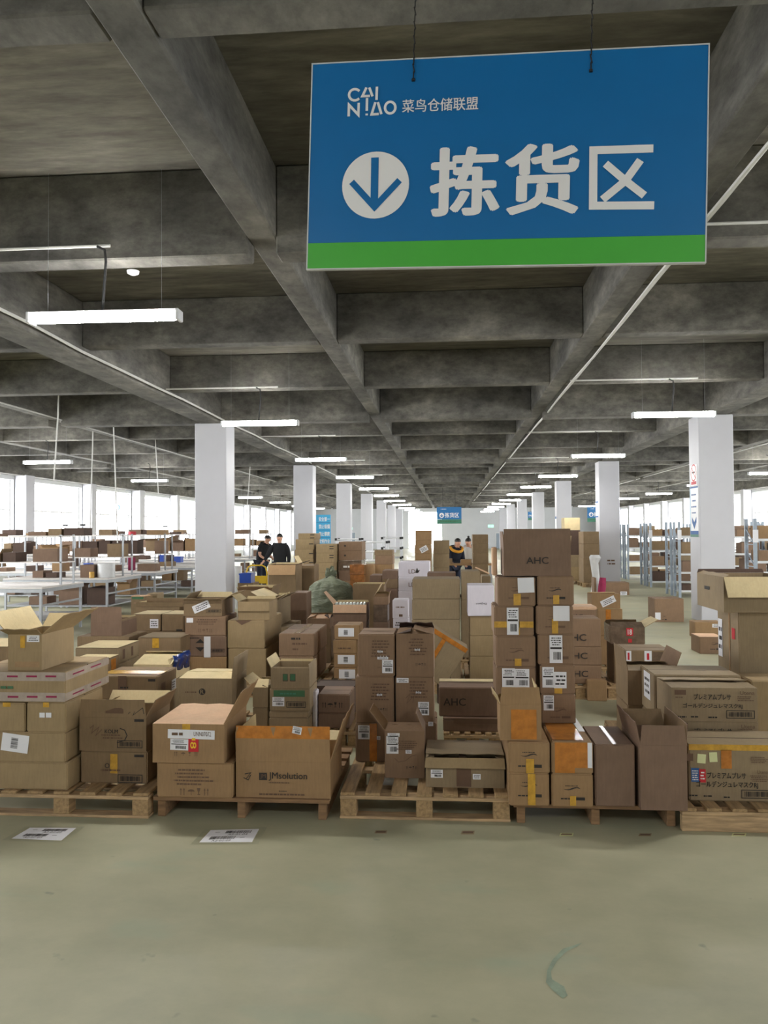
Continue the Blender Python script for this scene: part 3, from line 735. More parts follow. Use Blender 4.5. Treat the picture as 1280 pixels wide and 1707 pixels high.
# middle pallet : three tiers of two
YC = atz(615, 1270, ZP3).y
doc = lambda x, y: [('G', 'front', x-14, y-26, x+18, y+4, 'inkb', 6), ('L', 'front', x-3, y-8, x+6, y-4, 0, 'lines')]
z = carton('tall brown carton with a shipping label at the lower left of the middle tower', 592, 656, 1205, ZP3, .36, Y=YC, col='pink', decs=[('L', 'front', 597, 1209, 616, 1232), ('L', 'front', 628, 1227, 634, 1233, 0, 'lines'), ('T', 'front', 616, 1206, 628, 1269, 'tape')])
z = carton('brown carton, second tier left of the middle tower', 592, 657, 1127.5, z, .36, Y=YC, col='pink', decs=doc(631, 1164) + [('I', 'front', 628, 1178, 646, 1187, 'ink')])
carton('brown carton with three white labels, top left of the middle tower', 596, 658, 1057, z, .36, Y=YC, col='pink', decs=doc(632, 1092) + [('L', 'front', 629, 1093, 647, 1099, 0, 'lines'), ('L', 'front', 637, 1100, 655, 1122), ('H', 'front', [(620, 1082), (626, 1094), (634, 1080), (630, 1096), (640, 1100)], .003, 'inkb'), ('I', 'front', 629, 1110, 637, 1115, 'ink')], )
z = carton('brown carton at the lower right of the middle tower, behind the small open carton', 659, 728, 1205, ZP3, .36, Y=YC, col='pink', decs=[('L', 'front', 714, 1203, 722, 1210, 0, 'lines')])
z = carton('brown carton with a label and peeling white tape, second tier right of the middle tower', 659, 723, 1127.5, z, .36, Y=YC, col='pink', decs=doc(696, 1160) + [('L', 'front', 661, 1130, 681, 1138, 0, 'lines'), ('L', 'front', 697, 1170, 715, 1192), ('H', 'front', [(676, 1164), (684, 1156), (678, 1172), (690, 1160), (688, 1172)], .003, 'inkb')])
carton('brown carton with its dark lid flaps lifted, top right of the middle tower', 660, 723, 1057, z, .36, Y=YC, col='pink',
    open={'f': (-82, .17, 'pink', 'inside'), 'b': (-70, .16, 'dark', 'dark'), 'r': (-75, .14, 'pink', 'inside'), 'l': (-78, .1, 'dark', 'dark')}, decs=doc(694, 1089) + [('I', 'front', 692, 1103, 710, 1112, 'ink')])
YC2 = atz(676, 1297, ZP3).y
carton('small open brown carton with two flaps up in front of the middle tower', 641, 708, 1219, ZP3, .24, Y=YC2, col='pink',
    open={'l': (38, .155, 'pink', 'kraft', .0), 'r': (-25, .12, 'pink', 'kraft'), 'b': (-84, .12, 'pink', 'kraft'), 'f': (-80, .1, 'pink', 'kraft')},
    decs=[('L', 'front', 644, 1227, 664, 1256), ('L', 'front', 646, 1222, 666, 1228, 0, 'lines'), ('L', 'front', 676, 1250, 686, 1256, 0, 'lines'), ('G', 'front', 660, 1234, 696, 1250, 'inkb', 5), ('H', 'front', [(658, 1264), (664, 1270), (676, 1268), (686, 1260), (694, 1258)], .003, 'inkb'), ('I', 'front', 676, 1276, 696, 1283, 'ink')])
YC3 = atz(775, 1313, ZP3).y
carton('low wide dusty carton with creased shut lid, lying on the front of the middle pallet', 709, 841, 1264, ZP3, .42, Y=YC3, col='olive',
    open={'f': (150, .062, 'olive', 'tan', -.004), 'b': (-86.5, .41, 'olive', 'olive', 0), 'l': (-86, .05, 'olive', 'olive'), 'r': (-86, .05, 'olive', 'olive')},
    decs=[('L', 'front', 718, 1283, 738, 1296), ('L', 'front', 788, 1290, 801, 1299, 0, 'lines'), ('T', 'front', 761, 1281, 785, 1311, 'inkb'), ('T', 'top', .43, .02, .52, .98, 'inkb')])
# tower pallet
YT = atz(885, 1344, ZP4).y
sw = lambda a, b, c, d, m='inkb': [('S', 'front', a, b, c, d, m)]
z = carton('small kraft carton with a dark wave logo, bottom left corner of the tower pallet', 848, 916, 1289, ZP4, .79, Y=YT, col='kraft', decs=sw(855, 1297, 908, 1330, 'ink') + [('T', 'front', 880, 1290, 892, 1342, 'tapey')])
zA = carton('small kraft carton with a wave logo and yellow tape, above the bottom left corner one', 847, 917, 1237, z, .79, Y=YT, col='kraft', decs=sw(855, 1246, 908, 1281, 'ink') + [('T', 'front', 877, 1265, 890, 1289, 'tapey')])
z = carton('small kraft carton with a wave logo under the orange taped one', 919, 989, 1290, ZP4, .79, Y=YT, col='kraft', decs=sw(926, 1303, 980, 1335, 'ink') + [('T', 'front', 950, 1327, 960, 1343, 'tapey')])
zB = carton('small carton almost covered in orange tape with a white strip', 919, 989, 1237, z, .79, Y=YT, col='kraft', decs=[('T', 'front', 925, 1238, 957.5, 1288, 'tape'), ('L', 'front', 979.5, 1238, 986.5, 1280, 0, 'none'), ('T', 'front', 958, 1238, 979, 1280, 'tape'), ('T', 'top', .05, .05, .8, .95, 'tape'), ('L', 'top', .82, .3, .98, .8, 0, 'none')])
z = carton('plain brown carton with taped lid beside the orange taped one', 991, 1059, 1241, ZP4, .44, Y=YT+.02, col='brown', decs=[('T', 'top', .46, 0, .56, .98, 'tapec')], seam='y')
carton('tall open brown carton with all flaps standing, right end of the tower pallet', 1067, 1146, 1243, ZP4, .48, Y=atz(1105, 1351, ZP4).y, col='brown',
    open={'f': (1, .112, 'brown', 'inside', .012), 'l': (12, .13, 'brown', 'grey', 0), 'r': (4, .12, 'brown', 'grey', 0), 'b': (20, .1, 'brown', 'grey')})
# tower columns
YU = YT + .44
zl = zA
zl0 = carton('small open carton with an orange tape patch, at the left foot of the tower', 833, 903, 1176, zA, .26, Y=YT+.03, col='kraft',
    open={'f': (3, .105, 'kraft', 'inside'), 'r': (-12, .12, 'kraft', 'inside'), 'l': (35, .07, 'kraft', 'inside'), 'b': (-60, .05, 'kraft', 'inside')},
    decs=[('T', 'front', 852, 1183, 894, 1232, 'tape'), ('S', 'front', 846, 1190, 896, 1220, 'inkb')])
tl = [(826, 893, 1112, 'small carton with two large shipping labels, left column of the tall tower', [('L', 'front', 837, 1114, 858, 1146), ('L', 'front', 858, 1115, 882, 1146)]),
      (826, 893, 1060, 'small wave logo carton without any label, left column of the tall tower', sw(835, 1075, 886, 1104, 'inkb') + [('T', 'front', 858, 1098, 869, 1110, 'tapey')]),
      (823, 890, 1010.5, 'small carton crossed by yellow tape with a label, left column of the tall tower', [('T', 'front', 824, 1036, 889, 1046, 'tapey'), ('L', 'front', 845, 1013, 864, 1058), ('T', 'front', 850, 1036, 866, 1058, 'tapey')]),
      (829, 893, 962, 'small carton with white sheet at its upper right, top of the tower\'s left column', sw(840, 974, 886, 1000, 'inkb') + [('L', 'front', 863, 963, 890, 988, .03, 'none'), ('T', 'front', 856, 990, 868, 1009, 'tapey')])]
z = carton('small carton hidden at the foot of the left column of the tower', 830, 895, 1160, zA, .14, Y=YU-.02, col='kraft')
for i, (a, b, c, lab, dd) in enumerate(tl): z = carton(lab, a, b, c, z, .33, Y=YU, col='pink', decs=dd)
zTL = z
z = carton('small carton with a label at the foot of the right column of the tower', 901, 960, 1157, zB, .33, Y=YU, col='pink', decs=[('L', 'front', 906, 1159, 923, 1184), ('S', 'front', 910, 1176, 955, 1198, 'inkb')])
tr = [(900, 959, 1108, 'small carton with overlapping white labels, right column of the tall tower', [('L', 'front', 904, 1112, 923, 1146), ('L', 'front', 923, 1120, 944, 1147, 0, 'lines'), ('T', 'front', 924, 1145, 937, 1156, 'tapey')]),
      (896, 958, 1057.5, 'small carton with one long vertical white label, right column of the tower', sw(905, 1070, 952, 1100, 'inkb') + [('L', 'front', 916, 1059, 937, 1105), ('T', 'front', 920, 1092, 932, 1104, 'tapey')]),
      (893, 956, 1009.5, 'small carton with a blank white sheet and yellow tape, right column of the tower', sw(902, 1022, 946, 1048, 'inkb') + [('L', 'front', 922, 1010, 949, 1035, 0, 'none'), ('T', 'front', 920, 1032, 930, 1056, 'tapey')]),
      (895, 957, 960, 'small unlabelled carton with a wave logo, top of the tower\'s right column', sw(904, 974, 946, 1000, 'ink') + [('T', 'front', 922, 992, 932, 1007, 'tapey')])]
for a, b, c, lab, dd in tr: z = carton(lab, a, b, c, z, .33, Y=YU, col='pink', decs=dd)
zt = max(z, zTL)
carton('open brown carton with three large letters crowning the tall tower', 839, 952, 912, zt, .30, Y=YU+.01, col='brown',
    open={'f': (1, .115, 'brown', 'inside', .002), 'l': (3, .10, 'brown', 'peach', .01), 'b': (-3, .08, 'brown', 'inside'), 'r': (10, .07, 'brown', 'inside')},
    decs=[('X', 'front', 'AHC', 877, 928.5, 914, 940, 'ink', .012)])
carton('narrow pale carton standing on end, left of the open carton crowning the tower', 820, 829, 912, zTL, .12, Y=YU+.17, col='peach')
# right pallet
YR1 = atz(1215, 1336, ZP5).y
jp = lambda m: m
z = carton('huge kraft carton with katakana print and a blue and red fragile sticker', 1148, 1335, 1243, ZP5, .36, Y=YR1, col='olive',
    decs=[('T', 'front', 1148, 1243, 1335, 1250, 'tapey'), ('L', 'front', 1162, 1257, 1176, 1272, -.08, 'none', 'cream'), ('L', 'front', 1182, 1254, 1195, 1270, .05, 'none', 'cream'), ('T', 'front', 1202, 1250, 1219, 1281, 'tape'),
          ('R', 'front', 1144.5, 1256, 1155, 1268, 'inkb'), ('R', 'front', 1152, 1280, 1165, 1303, 'inkblue', 'blue_sticker'), ('G', 'front', 1153, 1283, 1164, 1301, 'inkw', 5), ('R', 'front', 1165, 1282, 1176, 1304, 'inkr', 'red_sticker'), ('G', 'front', 1167, 1285, 1174, 1300, 'inkw', 3),
          ('X', 'front', 'プレミアムプレサ', 1178, 1288, 1243, 1297, 'ink', .02), ('X', 'front', 'ゴールデンジュレマスクRJ', 1160, 1303, 1263, 1313, 'ink', .02), ('B', 'front', 1236, 1318, 1300, 1330), ('G', 'front', 1148, 1323, 1166, 1328, 'ink', 1), ('G', 'front', 1170, 1324, 1188, 1329, 'ink', 1), ('G', 'front', 1205, 1326, 1216, 1331, 'ink', 1), ('X', 'front', 'Utena', 1262, 1284, 1279, 1290, 'inkb', 0), ('G', 'front', 1248, 1261, 1279, 1272, 'inkb', 4), ('G', 'front', 1250, 1292, 1279, 1303, 'inkb', 4)])
YR2 = YR1 + .40
z = ZP5
z = carton('kraft carton lowest of the three katakana cartons behind the huge one', 1120, 1266, 1238, z, .36, Y=YR2, col='olive')
z = carton('kraft katakana carton, middle one of the pile behind the huge carton', 1120, 1265, 1202, z, .36, Y=YR2, col='olive', decs=[('X', 'front', 'プレミアムプレサ', 1157, 1214, 1219, 1222, 'ink', .02), ('G', 'front', 1225, 1214, 1258, 1226, 'inkb', 4), ('X', 'front', 'Utena', 1235, 1208, 1258, 1214, 'inkb', 0), ('R', 'front', 1140, 1205, 1146, 1215, 'inkb')])
zR2 = carton('kraft katakana carton with a torn taped lid, top of the pile', 1119, 1263, 1147, z, .36, Y=YR2, col='olive',
    open={'f': (-88, .165, 'olive', 'olive', 0), 'b': (-84, .18, 'olive', 'olive', 0), 'l': (-88, .06, 'olive', 'olive'), 'r': (-88, .06, 'olive', 'olive')},
    decs=[('X', 'front', 'プレミアムプレサ', 1156, 1157, 1218, 1166, 'ink', .02), ('X', 'front', 'ゴールデンジュレマスクRJ', 1138, 1173, 1237, 1181, 'ink', .02), ('B', 'front', 1211, 1185, 1257, 1197), ('G', 'front', 1124, 1192, 1145, 1197, 'ink', 1), ('G', 'front', 1150, 1192, 1166, 1197, 'ink', 1), ('G', 'front', 1180, 1193, 1195, 1198, 'ink', 1), ('R', 'front', 1124, 1150, 1143, 1158, 'inkb'), ('G', 'front', 1124, 1160, 1140, 1164, 'inkb', 1), ('X', 'front', 'Utena', 1233, 1152, 1257, 1158, 'inkb', 0), ('G', 'front', 1226, 1160, 1256, 1169, 'inkb', 3)])
YR3 = YR2 + .42
pallet('pine pallet behind the katakana cartons, carrying the tall stack at the right edge', 0, 0, 0, .14, 1.1, 'fb', X=(at(1052, 1150, YR3+.1).x, at(1340, 1150, YR3+.1).x), Y=YR3+.02)
z = carton('lower carton under the long lidded one, right of the open carton with standing flaps', 1090, 1236, 1195, .14, .34, Y=YR3+.06, col='olive')
z = carton('long kraft carton with white label on its end, behind the katakana pile', 1090, 1236, 1125, z, .40, Y=YR3+.06, col='olive', decs=[('L', 'left', .3, .3, .75, .95, 0, 'lines')])
YR4 = YR3 + .52
z = carton('dark lower carton behind the long lidded one on the right', 1046, 1092, 1175, .14, .40, Y=YR4-.1, col='grey')
z = carton('open kraft carton with two flaps spread wide, behind the standing-flap carton', 1046, 1126, 1118, z, .42, Y=YR4-.1, col='grey',
    open={'l': (8, .15, 'grey', 'pink'), 'r': (22, .14, 'grey', 'pink'), 'b': (-80, .2, 'grey', 'inside'), 'f': (-87, .2, 'olive', 'inside', 0)})
# tall stack at the right edge
YR5 = atz(1250, 1180, .3).y - .1
YR5 = YR4 - .08
z = carton('tall plain kraft carton forming the lower half of the right edge stack', 1231, 1330, 1130, .14, .46, Y=YR5, col='olive')
z = carton('tall kraft carton with a printed fragile mark on its side, right edge stack', 1231, 1330, 1019, z, .46, Y=YR5, col='olive', decs=[('L', 'left', .05, .2, .25, .8, 0, 'lines'), ('R', 'left', .7, .55, .85, .72, 'inkr'), ('T', 'left', .55, 0, .62, 1, 'tapec')])
carton('open carton with yellow flap folded over its front, top of the right edge stack', 1206, 1330, 962, z, .62, Y=YR5-.10, col='olive',
    open={'f': (158, .155, 'olive', 'inside', .01), 'b': (8, .03, 'dark', 'dark'), 'l': (-70, .05, 'olive', 'olive')}, decs=[('R', 'left', .3, .55, .5, .65, 'ink')])
carton('small kraft carton standing in front of the right edge stack', 1253, 1330, 1135, .14, .3, Y=YR5-.36, col='tan')
z = carton('small box with a creased upper flap at the right edge above the katakana carton', 1270, 1330, 1098, .14, .2, Y=YR5-.38+.0, col='olive') if False else 0
# ------------------------------------------------------------------ second rank of pallets
def hpal(label, x0, x1, Y, dep=1.05, zt=.14, kind='fb', ref=1100):
    return pallet(label, 0, 0, 0, zt, dep, kind, 6, X=(at(x0, ref, Y).x, at(x1, ref, Y).x), Y=Y)
ZB = .14
hpal('pallet behind the left front pallet, under the shut grey-brown cartons', 60, 300, 5.98)
hpal('pallet behind the half open low carton, under the carton with a round black logo', 308, 512, 6.0, .95)
Yb = 6.02
z = hid(163, 262, ZB, .42, Yb, .40, 'lower grey carton under the tape-topped one, behind the scrawled open carton')
z = carton('shut grey carton with glossy yellow tape along its lid, behind the scrawled open carton', 163, 262, 1127, z, .44, Y=Yb, col='grey',
    decs=[('T', 'top', 0, .2, 1, .55, 'tapey'), ('R', 'front', 247, 1132, 259, 1136, 'ink'), ('G', 'front', 200, 1143, 218, 1149, 'ink', 1), ('T', 'front', 197, 1127, 211, 1150, 'inkb'), ('L', 'right', .72, .05, .95, .5, 0, 'lines'), ('R', 'right', .2, .1, .4, .6, 'inkb')])
z = hid(272, 290, ZB, .46, 5.98, .2, 'slim pale carton squeezed behind the tape-topped carton', 'tan') if False else 0
z = hid(298, 386, ZB, .30, Yb, .40, 'lower carton under the one with a round black logo', 'olive')
z = carton('olive carton with a round black logo and cream lid, one flap upright at its right', 298, 387, 1131, z, .44, Y=Yb, col='olive',
    open={'b': (-86, .21, 'inside', 'inside', 0), 'f': (-86, .21, 'inside', 'inside', 0), 'r': (6, .16, 'olive', 'inside'), 'l': (-88, .05, 'inside', 'inside')},
    decs=[('P', 'front', [(337+5.5*math.cos(k*.3927), 1153+5.5*math.sin(k*.3927)) for k in range(16)], 'ink'), ('X', 'front', 'R', 334, 1149.5, 340, 1156.5, 'olive', .02), ('G', 'front', 308, 1151, 329, 1156, 'inkb', 1)])
# green printed stack
Yg = 6.12
z = hid(448, 514, ZB, .27, Yg, .36, 'lowest carton of the green printed pile, just behind the open carton with brown taped flap', 'olive')
z = carton('olive carton just below the green banded one', 448, 514, 1186, z, .36, Y=Yg, col='olive')
z = carton('olive carton with a solid green band, white label and black barcode panel', 449, 516, 1147, z, .36, Y=Yg, col='olive',
    decs=[('R', 'front', 456, 1151, 508, 1161, 'inkg'), ('G', 'front', 466, 1153, 498, 1159, 'teal', 1), ('L', 'front', 454, 1162, 474, 1177), ('B', 'front', 478, 1170, 509, 1179)])
carton('open olive carton with two green stamps, on top of the green printed pile', 451, 516, 1114, z, .34, Y=Yg, col='olive',
    open={'l': (28, .08, 'olive', 'inside'), 'r': (-8, .03, 'olive', 'inside'), 'f': (-20, .01), 'b': (0, .02, 'olive', 'inside')},
    decs=[('B', 'front', 472, 1124, 479, 1135), ('B', 'front', 484, 1124, 492, 1135), ('R', 'front', 472, 1124, 479, 1134, 'inkg'), ('R', 'front', 484, 1124, 492, 1134, 'inkg')])
z = hid(421, 447, ZB, .34, Yg+.05, .3, 'lower narrow olive carton left of the green printed pile', 'olive')
z = carton('narrow olive carton with loose pale lid flaps, left of the green printed pile', 421, 447, 1146, z, .3, Y=Yg+.05, col='olive',
    open={'f': (-60, .10, 'inside', 'inside'), 'l': (48, .1, 'inside', 'inside'), 'b': (-50, .06), 'r': (-70, .05)})
hpal('pallet under the umbrella-printed carton behind the front middle pallet', 530, 600, 6.30, .9)
z = hid(530, 583, ZB, .26, 6.34, .34, 'lower carton under the umbrella-printed one', 'brown')
z = carton('brown carton printed with arrows and an umbrella, behind the middle pallet', 530, 583, 1157, z, .34, Y=6.34, col='brown', decs=[('I', 'front', 536, 1168, 572, 1182, 'ink')])
z = hid(524, 590, ZB, .38, 6.80, .3, 'brown carton standing behind the umbrella-printed one', 'dark')
carton('dark shallow carton just below the empty pallet edge in the middle', 524, 591, 1146, z, .3, Y=6.80, col='dark')
z = carton('flat white board upright at the left of the umbrella-printed carton', 520.5, 528, 1152, 0, .12, Y=6.30, col='white', name='board', cat='board', seam=False)
# AHC long cartons behind the low wide one
hpal('pallet beneath the long dark lettered carton, behind the low wide carton', 738, 836, 6.25)
z = hid(738, 834, ZB, .235, 6.30, .4, 'lowest dark carton behind the low wide dusty carton', 'brown')
z = carton('long brown carton under the lettered one behind the low dusty carton', 738, 834, 1198, z, .42, Y=6.30, col='brown', decs=[('T', 'front', 756, 1199, 834, 1206, 'inkb')])
z = carton('long dark brown carton with large letters behind the low wide dusty carton', 731, 832, 1146, z, .40, Y=6.36, col='brown', decs=[('X', 'front', 'AHC', 739, 1164, 776, 1176, 'ink', .01), ('T', 'top', 0, .6, 1, .9, 'inside')], gap=.004)
z = carton('flat stubby carton right of the middle tower, on the long brown cartons', 727, 734, 1105, z, .15, Y=6.40, col='pink') if False else 0
# far left column of cartons
z = hid(-70, 12, ZB, .5, 6.2, .45, 'lower carton at the left picture edge behind the open tan one', 'grey')
z = carton('shut carton with pale top at the left picture edge behind the open tan one', -70, 12, 1078, z, .50, Y=6.2, col='grey', decs=[('T', 'top', 0, 0, 1, 1, 'inside')])  # cream sheet paints the overhead light onto the lid
hpal('pallet behind the left stacks, under the carton with torn white plastic', 60, 280, 7.10, .8)
z = hid(118, 158, ZB, .42, 6.52, .4, 'lower carton under the one with torn white plastic', 'grey')
zq = carton('grey carton with torn white plastic hanging from its corner', 100, 158, 1106, z, .5, Y=6.52, col='grey', decs=[('T', 'top', 0, 0, 1, 1, 'inside'), ('L', 'right', .0, .1, .12, 1.0, .05, 'none'), ('L', 'right', .25, .4, .45, .95, .1, 'none'), ('T', 'right', .65, .2, .85, .9, 'tape')])  # lid tinted cream in place of light falling on it
pl = MB(); rr = random.Random(3); c = at(158, 1106, 6.50)
pts = [(0, 0), (.02, -.05), (-.015, -.11), (.01, -.16), (-.02, -.22), (.005, -.27)]
for k, (dx, dz) in enumerate(pts):
    for j in range(3): pl.v.append((-.06+.05*j+dx+rr.uniform(-.01, .01)*(1+k), -.012-.012*rr.random(), dz+rr.uniform(-.01, .01)))
for k in range(len(pts)-1):
    for j in range(2): a = k*3+j; pl.f.append((a, a+1, a+4, a+3))
o = pl.build('plastic_wrap', M['clear'], None, smooth=True); o.location = c; so = o.modifiers.new('thick', 'SOLIDIFY'); so.thickness = .004
tag(o, 'scrap of torn white plastic hanging from a grey carton corner', 'plastic')
z = hid(125, 197, ZB, .5, 7.15, .5, 'lower carton under the broad lit-topped one on the left', 'olive')
carton('broad carton with cream top left of the blue lined carton', 125, 197, 1080, z, .5, Y=7.15, col='olive', decs=[('T', 'top', 0, 0, 1, 1, 'inside'), ('R', 'right', .2, .2, .3, .8, 'inkb'), ('R', 'right', .6, .2, .7, .8, 'inkb')])  # whole top coloured as if lit from above
z = hid(222, 284, ZB, .40, 6.85, .5, 'lower carton under the blue lined one', 'olive')
zz = carton('cream lidded carton with dark blue plastic lining showing at its right', 222, 284, 1108, z, .52, Y=6.85, col='inside',
    open={'b': (-72, .24, 'inside', 'inside', 0), 'f': (-78, .26, 'inside', 'inside', 0), 'r': (-30, .05, 'inside', 'inside'), 'l': (-88, .1, 'inside', 'inside')})
bl = MB(); c = at(286, 1112, 6.9); rr = random.Random(8)
for i in range(9):
    for j in range(4): bl.v.append((.01+.03*math.sin(i*2.1)*.4+.02*(j == 1)+rr.uniform(0, .012), i*.058, .09-.05*j+rr.uniform(-.012, .012)))
for i in range(8):
    for j in range(3): a = i*4+j; bl.f.append((a, a+1, a+5, a+4))
o = bl.build('plastic_liner', plain('dark_blue_plastic_film', '1c2f66', .15, var=.2, bumpy=.4), None, smooth=True); o.location = c; so = o.modifiers.new('thick', 'SOLIDIFY'); so.thickness = .006
tag(o, 'dark blue plastic liner spilling from the cream lidded carton', 'plastic')
# ------------------------------------------------------------------ third rank (eight metres out)
Yc_ = 8.25
hpal('pallet under the broad cartons left of the diamond-marked stack', 110, 298, 7.95, 1.3)
hpal('pallet under the stack marked with black diamonds', 306, 445, 8.15, 1.2)
hpal('bare pallet edge with a dark gap below, behind the umbrella-printed carton', 462, 596, 8.22, 1.2, .15)
hpal('pallet under the big triple plain cartons in the centre', 676, 772, 8.40, 1.2)
hpal('pallet under the pale stack topped by the white carton', 776, 850, 8.35, 1.2)
hpal('pallet under the pile of lettered cartons right of the tower', 905, 1030, 8.22, 1.2, .15)
z = hid(128, 215, ZB, .40, 8.0, .42, 'lowest broad carton behind the lit-topped ones on the left', 'grey')
z = carton('broad dusty carton carrying the flap-up carton on the left', 128, 215, 1061, z, .5, Y=8.0, col='grey')
z = carton('open brown carton with its front flap standing tall, on the left behind the tan one', 151, 203, 1036, z, .40, Y=8.05, col='brown',
    open={'f': (0, .15, 'brown', 'inside', .004), 'r': (-6, .02, 'grey', 'inside'), 'b': (-20, .03, 'grey', 'inside'), 'l': (-30, .05, 'grey', 'inside')})
z = hid(228, 302, ZB, .36, 7.95, .35, 'lower carton beneath the dusty yellow taped one', 'grey')
z = carton('dusty carton with yellow tape and a slumped lid, left of the diamond-marked stack', 229, 301, 1063, z, .42, Y=7.95, col='grey', sag=.01, decs=[('T', 'front', 254, 1064, 265, 1080, 'tapey'), ('T', 'top', 0, 0, 1, 1, 'olive')])
z = hid(222, 306, ZB, .60, 8.75, .40, 'lower wide carton behind the dusty yellow taped one', 'grey')
carton('carton with a square white label on its front, left of the diamond-marked stack', 222, 268, 1024, z, .42, Y=8.75, col='grey', decs=[('L', 'front', 250, 1032, 264, 1047, 0, 'lines'), ('T', 'top', 0, 0, 1, 1, 'inside')])  # pale sheet on the lid is painted top light
carton('plain carton between the white labelled one and the diamond-marked stack', 269.5, 306, 1024, z, .42, Y=8.75, col='grey', decs=[('R', 'front', 294, 1049, 304, 1052, 'ink'), ('T', 'top', 0, 0, 1, 1, 'inside')])  # same painted top light on this lid
# diamond stack
Yd = 8.25
z = hid(311, 377, ZB, .40, Yd, .4, 'lower carton of the diamond-marked stack', 'kraft')
dm = lambda cx, cy, s: [(cx, cy-s), (cx+s, cy), (cx-s, cy)]
z = carton('brown carton with two black diamond halves and a red printed strip', 311, 377, 1060, z, .45, Y=Yd, col='brown',
    decs=[('P', 'front', [(334, 1065), (341, 1072), (326, 1072)], 'ink'), ('P', 'front', [(326, 1079), (341, 1079), (334, 1086)], 'ink'), ('L', 'front', 340, 1061, 351, 1096, 0, 'none'), ('R', 'front', 346, 1074, 348, 1094, 'inkr'), ('B', 'front', 352, 1082, 374, 1087), ('G', 'front', 314, 1062, 338, 1065, 'ink', 1)])
z = carton('brown carton with a small white label at its upper left, above the diamond-marked one', 308, 376, 1027, z, .45, Y=Yd, col='pink', decs=[('L', 'front', 311, 1030, 322, 1038, 0, 'none'), ('G', 'front', 326, 1031, 362, 1042, 'inkb', 3), ('I', 'front', 330, 1048, 354, 1054, 'inkb')])
carton('open kraft carton with a crooked paper label, topping the diamond-marked stack', 306, 370, 1001, z, .42, Y=Yd, col='grey',
    open={'f': (70, .06, 'olive', 'olive'), 'r': (62, .17, 'olive', 'inside'), 'b': (20, .06, 'olive', 'inside'), 'l': (-40, .1, 'olive', 'olive')},
    decs=[('L', 'front', 321, 1005, 350, 1018, .4, 'lines'), ('B', 'front', 344, 1016, 368, 1021)])
z = carton('large plain tan carton at the bottom of the stack right of the diamonds', 380, 443, 1081, .14, .85, Y=Yd+.02, col='tan')
z = carton('large plain tan carton in the middle of the stack right of the diamonds', 379, 441, 1034, z, .85, Y=Yd+.02, col='tan', decs=[('P', 'front', [(392, 1034), (420, 1034), (403, 1042)], 'inkb')])
carton('open tan carton with front flap folded down, topping the stack right of the diamonds', 397, 449, 1003, z, .36, Y=Yd+.06, col='tan',
    open={'f': (170, .10, 'tan', 'tan', 0), 'r': (65, .17, 'tan', 'inside'), 'l': (50, .12, 'tan', 'inside'), 'b': (5, .03, 'tan', 'inside')})
z = carton('pinkish carton at the bottom of the glossy taped pair in the centre left', 465, 523, 1094, .15, .86, Y=Yd, col='pink', decs=[('G', 'front', 485, 1100, 505, 1104, 'ink', 1), ('L', 'front', 501, 1106, 521, 1112, 0, 'lines')])
carton('pinkish carton with shiny tape on its lid and dark Chinese print, centre left', 464.5, 524, 1056, z, .86, Y=Yd, col='pink', decs=[('G', 'front', 484, 1061, 505, 1068, 'ink', 1), ('G', 'front', 485, 1070, 515, 1076, 'inkb', 1), ('G', 'front', 487, 1079, 497, 1085, 'inkb', 1), ('T', 'top', .42, 0, .6, 1, 'tapec')])
Yv = 8.42
z = .15
for a, b, c, lab, dd in [(556, 594, 1113, 'narrow carton with a white label, lowest of the narrow labelled pile', [('L', 'front', 565, 1116, 592, 1131, 0, 'bar')]),
                         (556, 594, 1090, 'narrow carton with a white label, second in the narrow labelled pile', [('L', 'front', 563, 1092, 591, 1107, 0, 'bar')]),
                         (555, 595, 1067, 'narrow carton with a small heart print in the narrow labelled pile', [('G', 'front', 563, 1078, 588, 1083, 'inkb', 1)]),
                         (557, 600, 1042, 'narrow carton with a creased top and white label, topmost of the narrow labelled pile', [('L', 'front', 564, 1047, 590, 1061, 0, 'bar')])]:
    z = carton(lab, a, b, c, z, .34, Y=Yv, col='kraft', decs=dd)
# triple plain cartons
z = hid(686, 768, ZB, .43, 8.5, .5, 'lowest of the big plain cartons in the centre', 'olive')
z = carton('big plain carton second from the bottom of the central pile', 686, 768, 1067, z, .5, Y=8.5, col='olive') if False else z
z = carton('big plain carton low in the central pile, behind the tilted one', 686, 767, 1033, z, .5, Y=8.5, col='olive')
z = carton('big plain carton in the middle of the central pile', 686.5, 767, 999, z, .5, Y=8.5, col='olive')
z = carton('big plain carton on top of the central pile', 687, 767, 965, z, .5, Y=8.5, col='olive')
# tilted carton with orange tape
tb = thing('carton', 'tilted carton with orange tape crossing its face, leaning right of the middle tower', 'box', (0, 0, 0))
pc = at(745, 1128, 7.7); tb.location = (pc.x-.20, 7.75, .30)
tb.rotation_euler = (0, math.radians(32), 0)
sheet_box(.40, .30, .44, 77).build('body', M['olive'], tb, smooth=True)
FRt = face(.40, .30, .44, 'front')[:4]
for q in ((.0, .395, .40, .44), (.14, .10, .18, .40)): m = MB(); put_rect(m, FRt, *q, .003); m.build('tape_and_lit_lid', M['tape'], tb)
cs = hid(728, 752, 0, .30, 7.95, .3, 'low carton the tilted one leans on', 'dark')
# pale stack with the white carton
z = .14
for k, c in enumerate((1094.5, 1060, 1026.5)):
    z = carton('plain pale carton, %s in the stack beneath the upright white carton' % ('lowest', 'middle', 'upper')[k], 783, 835, c, z, .4, Y=8.45, col='tan')
carton('upright white carton with small upside-down lettering, left of the tower', 779, 824, 976, z, .42, Y=8.42, col='white', decs=[('X', 'front', 'Dr.Jart+', 793, 1004, 811, 1008, 'ink', .01, math.pi)])
